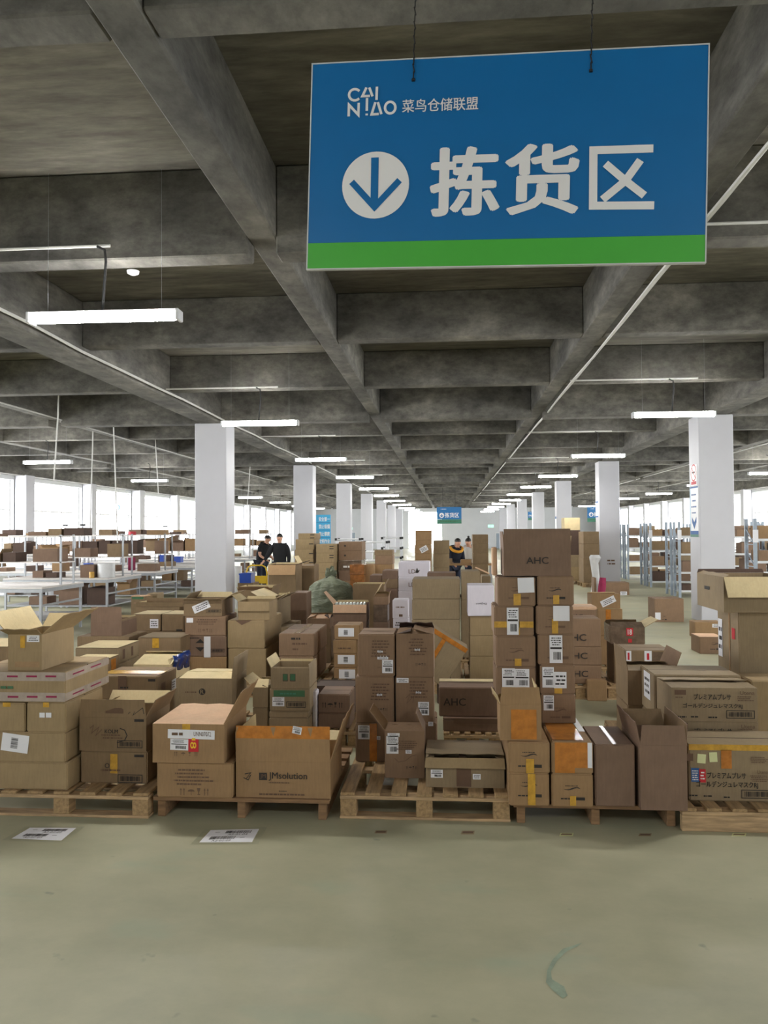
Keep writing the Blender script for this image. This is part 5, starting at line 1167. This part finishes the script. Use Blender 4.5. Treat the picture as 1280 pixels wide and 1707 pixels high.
# ------------------------------------------------------------------ grey storage racks on the right
def srack(X0, Y, w, label, H=1.9, dep=.5, nb=2):
    r = thing('storage_rack', label, 'rack', (X0, Y, 0), 0, 'blue-grey storage racks on the right'); bw = w/nb
    for k in range(nb+1):
        x = k*bw
        for yy in (0, dep-.05): MB().box(x-.03, x+.03, yy, yy+.05, 0, H).build('upright', M['rack'], r, bevel=.003)
        b = MB(); zz_ = .15
        while zz_ < H-.3:
            b.tube([(x, .05, zz_), (x, dep-.05, zz_+.28)], .012, 5); b.tube([(x, .05, zz_), (x, dep-.05, zz_)], .010, 5); zz_ += .42
        b.build('bracing', M['rack'], r)
    for k in range(nb):
        for z_ in (.18, .64, 1.10, 1.52): MB().box(k*bw+.035, (k+1)*bw-.035, .01, dep-.01, z_-.045, z_).build('shelf', M['steelw'], r)
SR = ['nearest', 'second', 'third', 'fourth', 'fifth', 'sixth', 'seventh']
racks = [(5.75, 15.6, 4.0, 2), (5.75, 20.6, 4.4, 2), (5.75, 21.35, 4.4, 2), (5.95, 24.3, 4.4, 2), (5.95, 25.05, 4.4, 2), (6.1, 28.0, 4.4, 2), (6.1, 28.75, 4.4, 2)]
for i, (X0, Y, w, nb) in enumerate(racks):
    srack(X0, Y, w, 'blue-grey steel storage rack full of cartons, %s row from the camera' % SR[i], nb=nb)
    if i in (2, 4, 6): continue
    bw = w/nb
    for bay in range(nb):
        for li, z_ in enumerate((.181, .641, 1.101, 1.521)):
            x = X0 + bay*bw + .06; k = 0; end = X0 + (bay+1)*bw - .06
            if i > 0 and bay == 1 and False: continue
            while x < end - .25 and k < 5:
                w_ = rb.uniform(.28, .55); w_ = min(w_, end-x)
                h = rb.uniform(.14, .33); col = rb.choice(['brown', 'grey', 'kraft', 'olive', 'dark', 'pink'])
                small_carton('%s carton on the %s shelf of the %s grey rack, %s from its %s end' % ({'dark': 'dark', 'grey': 'grey-brown', 'brown': 'brown', 'kraft': 'kraft', 'olive': 'olive', 'pink': 'pinkish'}[col], ('lowest', 'second', 'third', 'top')[li], SR[i], ('first', 'second', 'third', 'fourth', 'fifth')[k] + (' bay one' if False else ''), ('left', 'middle')[bay] if bay == 0 else 'mid'), x+w_/2, Y+.04, z_, w_-.02, .40, h, col, 'cartons on the grey storage racks', 0, rb.random() < .25 and li < 3); k += 1
                x += w_ + rb.uniform(0, .12)
p = at(1222, 1000, 15.6)
# tags on rack uprights
for i, (Y, X0) in enumerate(((20.6, 5.75), (15.6, 5.75), (24.3, 5.95))):
    o = MB().box(-.05, .05, -.004, 0, 0, .24).build('rack_tag', M['paper']); o.location = (X0+.0, Y-.001, 1.45); tag(o, 'white paper tag taped to the end upright of the %s rack' % ('second', 'nearest', 'fourth')[i], 'tag')
# ------------------------------------------------------------------ column notices
def board(name, label, cat, X, Y0, Y1, z0, z1, parts):
    r = thing(name, label, cat, (X, Y0, z0)); h = z1-z0; d = Y1-Y0
    MB().box(-.006, 0, 0, d, 0, h).build('sheet', M['signw'], r)
    for (a, b, c, e, mt, nm_) in parts:
        m = MB(); put_rect(m, (Vector((-.006, d, 0)), -Y_, Z_, -X_), a*d, b*h, c*d, e*h, .002); m.build(nm_, M[mt], r)
    return r, d, h
cx = 4.92-.31-.002
z775, z810, z895 = [at(1159, y, 15.45).z for y in (775, 811, 895)]
r, d, h = board('safety_notice', 'red and white no smoking notice high on the nearest right column', 'notice', cx, 15.3, 15.68, z810+.02, z775, [(.1, .05, .9, .2, 'inkr', 'red_strip')])
fr = (Vector((-.006, d, 0)), -Y_, Z_, -X_); m = MB()
put_stroke(m, fr, [(d/2+.15*math.cos(2*math.pi*k/24), h*.62+.15*math.sin(2*math.pi*k/24)) for k in range(24)], .025, .003, True); put_stroke(m, fr, [(d/2-.1, h*.62+.1), (d/2+.1, h*.62-.1)], .02, .0032); m.build('prohibition_ring', M['inkr'], r)
m = MB(); put_rect(m, fr, d/2-.09, h*.6, d/2+.08, h*.6+.03, .0028); m.build('cigarette', M['ink'], r)
r, d, h = board('safety_poster', 'long white and blue poster on the side of the nearest right column', 'poster', cx, 15.24, 15.74, z895, z810, [(0, .97, 1, 1, 'inkblue', 'blue_band'), (0, .05, 1, .12, 'inkblue', 'blue_band'), (0, 0, 1, .05, 'teal', 'green_band'), (0, .12, .06, .97, 'aqua', 'side_band')])
fr = (Vector((-.006, d, 0)), -Y_, Z_, -X_); m = MB(); cxx, cz = d/2, h*.27
put_poly(m, fr, [(cxx, cz-.11), (cxx+.13, cz+.02), (cxx+.13, cz+.12), (cxx, cz+.02), (cxx-.13, cz+.12), (cxx-.13, cz+.02)], .003); m.build('blue_arrow', M['inkblue'], r)
m = MB()
for k in range(4): greek(m, fr, d*.15, h*(.45+.12*k), d*.85, h*(.51+.12*k), 1, k, .003)
m.build('printed_text', M['inkblue'], r)
r = thing('column_scrawl', 'faint handwritten characters on the front of the second right column', 'writing', (4.92, 25.078, .62))
m = MB(); fr = (Vector((0, 0, 0)), X_, Z_, -Y_); greek(m, fr, -.12, 0, .2, .2, 2, 5, .001); m.build('marker_scrawl', M['inkb'], r)
for lab, Y0 in (('pale blue poster on the side of the third right column', 34.9), ('pale blue poster on the side of the second right column', 25.2)):
    board('safety_poster', lab, 'poster', cx, Y0, Y0+.4, 1.3 if Y0 > 30 else 2.1, 2.3 if Y0 > 30 else 2.6, [(0, .9, 1, 1, 'inkblue', 'blue_band'), (0, 0, 1, .1, 'inkblue', 'blue_band')])
# small round notices on left wall pilasters
for i, (px, mt) in enumerate(((200, 'inkblue'), (214, 'inkr'))):
    Y = 33.9; P_ = at(px, 848, Y)
    r = thing('round_notice', ('round blue safety notice on a white card' if i == 0 else 'round red prohibition notice on a white card') + ' by the left windows', 'notice', (P_.x, Y-.3, P_.z)); MB().box(-.16, .16, 0, .02, -.28, .28).build('card', M['signw'], r)
    m = MB(); put_stroke(m, (Vector((0, -.001, .05)), X_, Z_, -Y_), [(.1*math.cos(k*.35), .1*math.sin(k*.35)) for k in range(18)], .05 if i == 0 else .02, .002, True); m.build('ring', M[mt], r)
    MB().tube([(0, .03, .28), (0, .03, Z_SLAB-P_.z-.3)], .01, 6).build('hanger_rod', M['steel'], r)
# ------------------------------------------------------------------ distant signs
def far_sign(label, x0, x1, yt, yb, Y, tail=True):
    p0, p1 = at(x0, yb, Y), at(x1, yt, Y); w = p1.x-p0.x; h = p1.z-p0.z
    r = thing('hanging_sign', label, 'sign', (p0.x, Y, p0.z), 0, 'hanging signs in the distance')
    MB().box(0, w, 0, .02, h*.26, h).build('blue_panel', M['blue'], r); MB().box(0, w, 0, .02, 0, h*.258).build('green_panel', M['teal'], r)
    fr = (Vector((0, -.001, 0)), X_, Z_, -Y_); m = MB(); put_text(m, fr, '拣货区', w*.33, h*.36, w*.9, h*.66, .02, .004); m.build('sign_lettering', M['signw'], r)
    m = MB(); put_poly(m, fr, [(w*.2+h*.15*math.cos(k*.35), h*.5+h*.15*math.sin(k*.35)) for k in range(18)], .004); m.build('arrow_disc', M['signw'], r)
    m = MB(); put_stroke(m, fr, [(w*.2, h*.58), (w*.2, h*.42)], .04, .006); put_stroke(m, fr, [(w*.2-.07, h*.49), (w*.2, h*.42), (w*.2+.07, h*.49)], .04, .006); m.build('down_arrow', M['blue'], r)
    m = MB(); greek(m, fr, w*.12, h*.84, w*.45, h*.92, 1, 2, .004); m.build('small_logo', M['signw'], r)
    m = MB(); greek(m, fr, w*.1, h*.08, w*.9, h*.2, 1, 4, .004); m.build('green_lettering', M['inkg'], r)
    for q in (.25, .75): MB().tube([(w*q, .01, h), (w*q, .01, Z_SLAB-p0.z)], .01, 5).build('hanger_rod', M['cable'], r)
far_sign('distant blue and green hanging sign with a down arrow above the far wall', 728, 769, 845, 873, 42.0)
far_sign('distant blue hanging sign half hidden behind the second right column', 979, 1011, 845, 870, 40.0)
far_sign('distant blue hanging sign between the far right columns', 880, 896, 853, 867, 52.0)
# aqua notice board on the left
Y = 29.0; p0, p1 = at(523, 903, Y), at(551, 858, Y); w = p1.x-p0.x; h = p1.z-p0.z
r = thing('notice_board', 'tall light blue notice board with white characters between the left columns', 'board', (p0.x, Y, 0)); z0_ = p0.z-.2
MB().box(0, w, 0, .03, z0_, p1.z).build('board_panel', M['aqua'], r)
for q in (.08, w-.08): MB().tube([(q, .05, 0), (q, .05, z0_+.3)], .02, 8).build('stand', M['steel'], r)
fr = (Vector((0, 0, 0)), X_, Z_, -Y_)
for k, s_ in enumerate(('安全第一', '禁止吸烟', '禁止攀爬', '文明作业')):
    m = MB(); put_text(m, fr, s_, w*.3, p1.z-(.24+.27*k), w*.95, p1.z-(.08+.27*k), .02, .003); m.build('board_lettering', M['signw'], r)
m = MB()
for k in range(4): put_rect(m, fr, 0, p1.z-.30-.27*k, w, p1.z-.285-.27*k, .002)
m.build('divider_line', M['inkblue'], r)
# exit signs on the far wall
for i, (px, py) in enumerate(((583, 881), (818, 877))):
    P_ = at(px, py, YF-.08); r = thing('exit_sign', 'green lit exit sign on the far wall, %s one' % ('left', 'right')[i], 'sign', P_, 0, 'lit exit signs')
    MB().box(-.3, .3, 0, .06, -.14, .14).build('housing', M['signw'], r); MB().box(-.27, .27, -.008, -.001, -.12, .12).build('lit_panel', M['exit'], r)
    m = MB(); put_rect(m, (Vector((0, -.008, 0)), X_, Z_, -Y_), -.1, -.07, .0, .07, .002); put_stroke(m, (Vector((0, -.008, 0)), X_, Z_, -Y_), [(.05, 0), (.2, 0)], .05, .002); m.build('pictogram', M['signw'], r)
# ------------------------------------------------------------------ labels stuck on the floor
def floor_sheet(label, pts, seed):
    P_ = [atz(x, y, 0) for x, y in pts]; c = sum(P_, Vector())/4; c.z = 0
    r = thing('floor_label', label, 'label', c, 0, 'barcode labels stuck on the floor')
    b = [Vector((p.x-c.x, p.y-c.y, .0008)) for p in P_]; big = [v*1.16 for v in b]
    MB().add([Vector((v.x*1.1, v.y*1.12, .0004)) for v in big], [(0, 1, 2, 3)]).build('clear_film', plain('dirty_tape_film', '98977d', .3, var=.1), r)
    MB().add(b, [(0, 1, 2, 3)]).build('sheet', M['paper'], r)
    U = (b[1]-b[0]); V = (b[3]-b[0]); w = U.length; h = V.length; fr = (b[3], U.normalized(), -V.normalized(), Z_)
    m = MB(); barcode(m, fr, w*.34, h*.68, w*.86, h*.9, seed, .0006, 0, 40, pv=(0, 0)) if False else None
    for (a, b_, c_, d_) in ((.36, .62, .88, .90), (.14, .14, .64, .44)):
        rr = random.Random(seed); n = 34
        for k in range(n): put_rect(m, fr, w*(a+(c_-a)*k/n), h*(b_+.06), w*(a+(c_-a)*(k+rr.choice((.35, .6, .8)))/n), h*d_, .0006)
        put_text(m, fr, 'A2-01-0%d' % (seed if a < .3 else seed-1), w*(a+.08), h*(b_-.10), w*(c_-.04), h*(b_+.02), 0, .0006)
    put_stroke(m, fr, [(w*.14, h*.8), (w*.24, h*.8)], .004, .0006); put_stroke(m, fr, [(w*.74, h*.3), (w*.84, h*.3)], .004, .0006)
    m.build('printed_text', M['ink'], r)
floor_sheet('white barcode sheet on the floor at the lower left, before the first pallet', [(50, 1380), (127, 1380.5), (102, 1401.5), (19, 1398)], 3)
floor_sheet('white barcode sheet on the floor before the dark low pallet', [(351, 1384), (432, 1382), (420, 1404), (332, 1404.5)], 5)
for i, (x0, x1, y0, y1) in enumerate(((624, 645, 1384.5, 1389.5), (768, 791, 1385, 1391), (932, 956, 1388.5, 1394), (1064, 1086, 1389.5, 1394), (1219, 1244, 1389, 1394))):
    P_ = [atz(x0+2, y0, 0), atz(x1, y0, 0), atz(x1-1, y1, 0), atz(x0, y1, 0)]; c = sum(P_, Vector())/4; c.z = 0
    r = thing('floor_tag', 'tiny scuffed label on the floor before the front pallets, %s from the left' % ('first', 'second', 'third', 'fourth', 'fifth')[i], 'label', c, 0, 'tiny scuffed labels on the floor')
    MB().add([Vector((p.x-c.x, p.y-c.y, .0008)) for p in P_], [(0, 1, 2, 3)]).build('sheet', M['cream' if i in (2, 4) else 'olive'], r)
    MB().add([Vector(((p.x-c.x)*.8, (p.y-c.y)*.5, .0014)) for p in P_], [(0, 1, 2, 3)]).build('scuffed_print', M['inkb'] if i not in (2, 4) else M['olive'], r)
# worn teal mark on the floor
flo = bpy.data.objects['floor']
pts = [(970, 1572), (938, 1582), (921, 1600), (912, 1618), (910, 1638), (922, 1652), (938, 1665), (946, 1660), (940, 1645), (920, 1633), (918, 1620), (930, 1600), (945, 1586), (962, 1578)]
m = MB(); m.add([atz(x, y, 0) + Vector((0, 0, .0012)) for x, y in pts], [tuple(range(len(pts)))]); m.build('worn_mark', plain('teal_worn_concrete', '8b9a85', .5, var=.2, scale=12), flo)
# ------------------------------------------------------------------ people
def skin_mesh(name, verts, edges, radii, mat, parent, sub=2, root=0):
    me = bpy.data.meshes.new(name); me.from_pydata([tuple(v) for v in verts], edges, []); o = bpy.data.objects.new(name, me); COL.objects.link(o)
    o.modifiers.new('skin', 'SKIN').use_smooth_shade = True
    for i, r in enumerate(radii):
        s = me.skin_vertices[0].data[i]; s.radius = (r, r) if not isinstance(r, tuple) else r; s.use_root = (i == root)
    sb = o.modifiers.new('sub', 'SUBSURF'); sb.levels = sub; sb.render_levels = sub
    bpy.context.view_layer.update()
    m2 = bpy.data.meshes.new_from_object(o.evaluated_get(bpy.context.evaluated_depsgraph_get()))
    bpy.data.objects.remove(o)
    m2.name = name; m2.materials.clear(); m2.materials.append(mat)
    for p in m2.polygons: p.use_smooth = True
    o = bpy.data.objects.new(name, m2); COL.objects.link(o); o.parent = parent
    return o
def lathe_ellipsoid(m, c, rx, ry, rz, n=16, k=10, cut=-1.0, f=None):
    o = len(m.v)
    for j in range(k+1):
        t = math.pi*j/k; zz_ = math.cos(t)
        for i in range(n):
            a = 2*math.pi*i/n; p = Vector((rx*math.sin(t)*math.cos(a), ry*math.sin(t)*math.sin(a), rz*max(zz_, cut)))
            if f: p = f(p)
            m.v.append(tuple(Vector(c)+p))
    for j in range(k):
        for i in range(n): m.f.append((o+j*n+i, o+(j+1)*n+i, o+(j+1)*n+(i+1) % n, o+j*n+(i+1) % n))
def person(label, loc, rz, H, pose, cloth, trousers, hair='short', extra=None):
    r = thing('person', label, 'person', loc, rz); s = H/1.72; P = {k: Vector(v)*s for k, v in pose.items()}
    V, E, R = [], [], []
    def chain(names, radii, start=None):
        prev = start
        for nme, rad in zip(names, radii):
            V.append(P[nme] if isinstance(nme, str) else nme); R.append(rad if isinstance(rad, tuple) else rad*s); i = len(V)-1
            if prev is not None: E.append((prev, i))
            prev = i
        return prev
    idx = {}
    def node(n_, rad, par=None):
        V.append(P[n_]); R.append(rad*s if not isinstance(rad, tuple) else (rad[0]*s, rad[1]*s)); idx[n_] = len(V)-1
        if par: E.append((idx[par], idx[n_]))
    node('pelvis', (.15, .11)); node('waist', (.135, .10), 'pelvis'); node('chest', (.165, .115), 'waist'); node('neckb', (.085, .07), 'chest'); node('neck', .062, 'neckb'); node('headb', .074, 'neck'); node('headc', (.092, .108), 'headb'); node('headt', (.080, .092), 'headc')
    for S in 'LR':
        node('sh'+S, .062, 'chest'); node('el'+S, .043, 'sh'+S); node('wr'+S, .027, 'el'+S); node('pa'+S, (.038, .017), 'wr'+S)
        d = (P['pa'+S]-P['wr'+S]).normalized(); sd = Vector((0, 0, 1)).cross(d); sd = sd.normalized() if sd.length > .05 else Vector((1, 0, 0)); dn = Vector((0, 0, -.3))
        for q, (off, ln) in enumerate(((-.027, .068), (-.009, .078), (.009, .073), (.027, .058))):
            a = P['pa'+S]+sd*off*s+d*.03*s; V.append(a); R.append(.009*s); E.append((idx['pa'+S], len(V)-1))
            V.append(a+(d+dn*.3).normalized()*ln*.55*s); R.append(.0085*s); E.append((len(V)-2, len(V)-1))
            V.append(a+(d+dn*.3).normalized()*ln*.55*s+(d+dn*2).normalized()*ln*.45*s); R.append(.007*s); E.append((len(V)-2, len(V)-1))
        t = -1 if S == 'L' else 1; a = P['wr'+S]+sd*.03*t*s+d*.03*s; V.append(a); R.append(.011*s); E.append((idx['wr'+S], len(V)-1)); V.append(a+(d*.8+sd*.6*t)*.05*s); R.append(.009*s); E.append((len(V)-2, len(V)-1))
        node('hip'+S, .088, 'pelvis'); node('kn'+S, .056, 'hip'+S); node('an'+S, .038, 'kn'+S); node('ft'+S, (.042, .03), 'an'+S)
    body = skin_mesh('body', V, E, R, M['skin'], r, 2, 0)
    # face
    hc = P['headc']; fwd = pose.get('face', (0, -1, 0)); fw = Vector(fwd).normalized(); sd = Z_.cross(fw).normalized(); hs = s
    f = MB(); lathe_ellipsoid(f, hc+fw*.088*hs+Z_*(-.005*hs), .014*hs, .016*hs, .024*hs, 8, 6); f.build('nose', M['skin'], r, smooth=True)
    for q in (-1, 1):
        e = MB(); lathe_ellipsoid(e, hc+fw*.079*hs+sd*.031*q*hs+Z_*.022*hs, .014*hs, .010*hs, .007*hs, 8, 6); e.build('eye', M['hair'], r, smooth=True)
        e = MB(); lathe_ellipsoid(e, hc+sd*.079*q*hs+Z_*.005*hs, .012*hs, .02*hs, .03*hs, 8, 6); e.build('ear', M['skin'], r, smooth=True)
    e = MB(); lathe_ellipsoid(e, hc+fw*.078*hs-Z_*.045*hs, .022*hs, .012*hs, .007*hs, 8, 6); e.build('mouth', M['lip'], r, smooth=True)
    h = MB(); lathe_ellipsoid(h, hc-fw*.014*hs+Z_*.045*hs, .088*hs, .098*hs, .082*hs, 18, 10, -.35)
    if hair == 'long':
        lathe_ellipsoid(h, hc-fw*.05*hs-Z_*.03*hs, .075*hs, .055*hs, .13*hs, 14, 10)
    if hair == 'bun':
        lathe_ellipsoid(h, hc-fw*.05*hs-Z_*.0*hs, .078*hs, .06*hs, .09*hs, 14, 10); lathe_ellipsoid(h, hc-fw*.03*hs+Z_*.15*hs, .035*hs, .035*hs, .035*hs, 12, 8)
    h.build('hair', M['hair'], r, smooth=True)
    # top, sleeves
    def garment(name, nodes, mat):
        vs, es, rs, ix = [], [], [], {}
        for n_, rad, par in nodes:
            p = P[n_] if isinstance(n_, str) else n_[1]; key = n_ if isinstance(n_, str) else n_[0]
            vs.append(p); rs.append(rad*s if not isinstance(rad, tuple) else (rad[0]*s, rad[1]*s)); ix[key] = len(vs)-1
            if par: es.append((ix[par], ix[key]))
        return skin_mesh(name, vs, es, rs, mat, r, 2, 0)
    half = extra == 'short_sleeve'
    nodes = [('chest', (.215, .150), None), ('waist', (.195, .145), 'chest'), ('pelvis', (.200, .150), 'waist'), (('hem', P['pelvis']-Z_*.10*s), (.195, .15), 'pelvis'), ('neckb', (.135, .10), 'chest')]
    for S in 'LR':
        nodes.append((('cl'+S, P['sh'+S]*.55+P['neckb']*.45), .095, 'neckb')); nodes.append(('sh'+S, .088, 'cl'+S))
        if half: nodes.append((('m'+S, P['sh'+S].lerp(P['el'+S], .7)), .062, 'sh'+S))
        else: nodes += [('el'+S, .066, 'sh'+S), (('w'+S, P['el'+S].lerp(P['wr'+S], .92)), .042, 'el'+S)]
    garment('top', nodes, M[cloth])
    nodes = [('pelvis', (.175, .13), None)]
    for S in 'LR': nodes += [('hip'+S, .102, 'pelvis'), ('kn'+S, .074, 'hip'+S), (('a'+S, P['an'+S]+Z_*.02*s), .058, 'kn'+S)]
    garment('trousers', nodes, M[trousers])
    for S in 'LR':
        f = MB(); c = P['ft'+S].lerp(P['an'+S], .35); c.z = .045*s; lathe_ellipsoid(f, c, .05*s, .13*s, .045*s, 14, 8); f.build('shoe', M['shoe'], r, smooth=True)
    return r
stand = dict(pelvis=(0, 0, .93), waist=(0, 0, 1.08), chest=(0, 0, 1.28), neckb=(0, 0, 1.42), neck=(0, -.01, 1.48), headb=(0, -.02, 1.53), headc=(0, -.025, 1.60), headt=(0, -.02, 1.655),
    shL=(-.19, 0, 1.36), elL=(-.25, .02, 1.10), wrL=(-.24, -.12, .90), paL=(-.23, -.18, .84), shR=(.19, 0, 1.36), elR=(.25, .02, 1.10), wrR=(.26, -.06, .86), paR=(.26, -.08, .79),
    hipL=(-.10, 0, .86), knL=(-.11, -.01, .48), anL=(-.12, .01, .08), ftL=(-.13, -.12, .035), hipR=(.10, 0, .86), knR=(.11, -.01, .48), anR=(.12, .01, .08), ftR=(.13, -.12, .035))
lean = dict(stand); lean.update(chest=(0, -.08, 1.26), neckb=(0, -.15, 1.39), neck=(0, -.19, 1.45), headb=(0, -.22, 1.49), headc=(0, -.25, 1.55), headt=(0, -.25, 1.605),
    shL=(-.18, -.10, 1.34), elL=(-.22, -.12, 1.08), wrL=(-.19, -.33, .96), paL=(-.18, -.39, .93), shR=(.18, -.10, 1.34), elR=(.22, -.10, 1.08), wrR=(.19, -.30, .95), paR=(.18, -.36, .92))
def at_floor_x(px, Y): return at(px, 920, Y).x
person('man in a black long-sleeved top facing the camera, dark trousers, right of the two men', (at_floor_x(466.5, 21.2), 21.2, 0), 0, 1.66, dict(stand, elL=(-.33, -.05, 1.12), wrL=(-.42, -.18, .95), paL=(-.46, -.23, .90)), 'black', 'jeans')
person('man in a black short-sleeved top turned sideways, left of the two men', (at_floor_x(436, 22.7), 22.7, 0), math.radians(62), 1.66, lean, 'black', 'jeans', extra='short_sleeve')
# table of the two women
TY = 19.6; tx = at_floor_x(784, TY)
t = thing('work_table', 'low work table covered with small cartons, in front of the two women', 'table', (tx, TY, 0))
MB().box(-.75, .55, 0, .6, .86, .9).build('table_top', M['kraft'], t, bevel=.004)
for sx in (-.7, .5):
    for sy in (.03, .55): MB().box(sx-.02, sx+.02, sy-.02, sy+.02, 0, .86).build('leg', M['steel'], t)
for i, (dx, w, h, c) in enumerate(((-.55, .22, .12, 'grey'), (-.1, .26, .1, 'kraft'), (.25, .2, .13, 'brown'))):
    small_carton('small carton on the women\'s work table, %s' % ('left end', 'in the middle', 'right end')[i], tx+dx, TY+.12, .901, w, .25, h, c, 'cartons on the work table')
sitw = dict(lean)
person('woman in a dark jacket with a yellow collar and long black hair, head bowed', (at_floor_x(757, 20.6), 20.7, 0), math.radians(25), 1.56, lean, 'navy', 'jeans', 'long')
yk = bpy.data.objects.get('person.002')
person('woman in a white top with black hair in a high bun, bending over the table', (at_floor_x(785, 21.3), 21.35, 0), math.radians(-20), 1.56, lean, 'whitec', 'jeans', 'bun')
yc = MB(); s = 1.56/1.72
yc.tube([(.175*math.cos(a)*s, (-.14+.15*math.sin(a))*s, (1.40+.03*math.sin(a)-.08*max(0, -math.sin(a)))*s) for a in [2*math.pi*k/20 for k in range(21)]], .042*s, 8, False); yc.build('collar', M['yellowc'], yk, smooth=True)

# ------------------------------------------------------------------ small cartons on benches and racks: the largest in view one by one, the rest as one object
vis = []
for a in pending:
    x, y, z, w, d, h = a[1:7]; q = proj((x, y, z+h/2)); sz = w*h/(y*y)
    if q[0] < -25 or q[0] > 1300: continue
    if 326 < q[0] < 388 and y > 15: continue
    if 1152 < q[0] < 1226 and y > 15: continue
    if q[1] > 1010: continue
    vis.append((sz, a))
vis.sort(key=lambda t: -t[0])
KEEP = 118
for sz, a in vis[:KEEP]: build_small(*a)
rest = {}
for sz, a in vis[KEEP:]:
    rest.setdefault(a[7], []).append(a)
if vis[KEEP:]:
    m = MB(); mats = sorted(rest); rng = []
    for c_ in mats:
        for a in rest[c_]:
            x, y, z, w, d, h = a[1:7]; m.box(x-w/2, x+w/2, y, y+d, z, z+h); rng += [mats.index(c_)]*6
    o = m.build('distant_cartons', M[mats[0]]); [o.data.materials.append(M[c_]) for c_ in mats[1:]]
    for p_, k in zip(o.data.polygons, rng): p_.material_index = k
    tag(o, 'smaller distant cartons filling the farther bench and rack shelves', 'boxes', None, 'stuff')
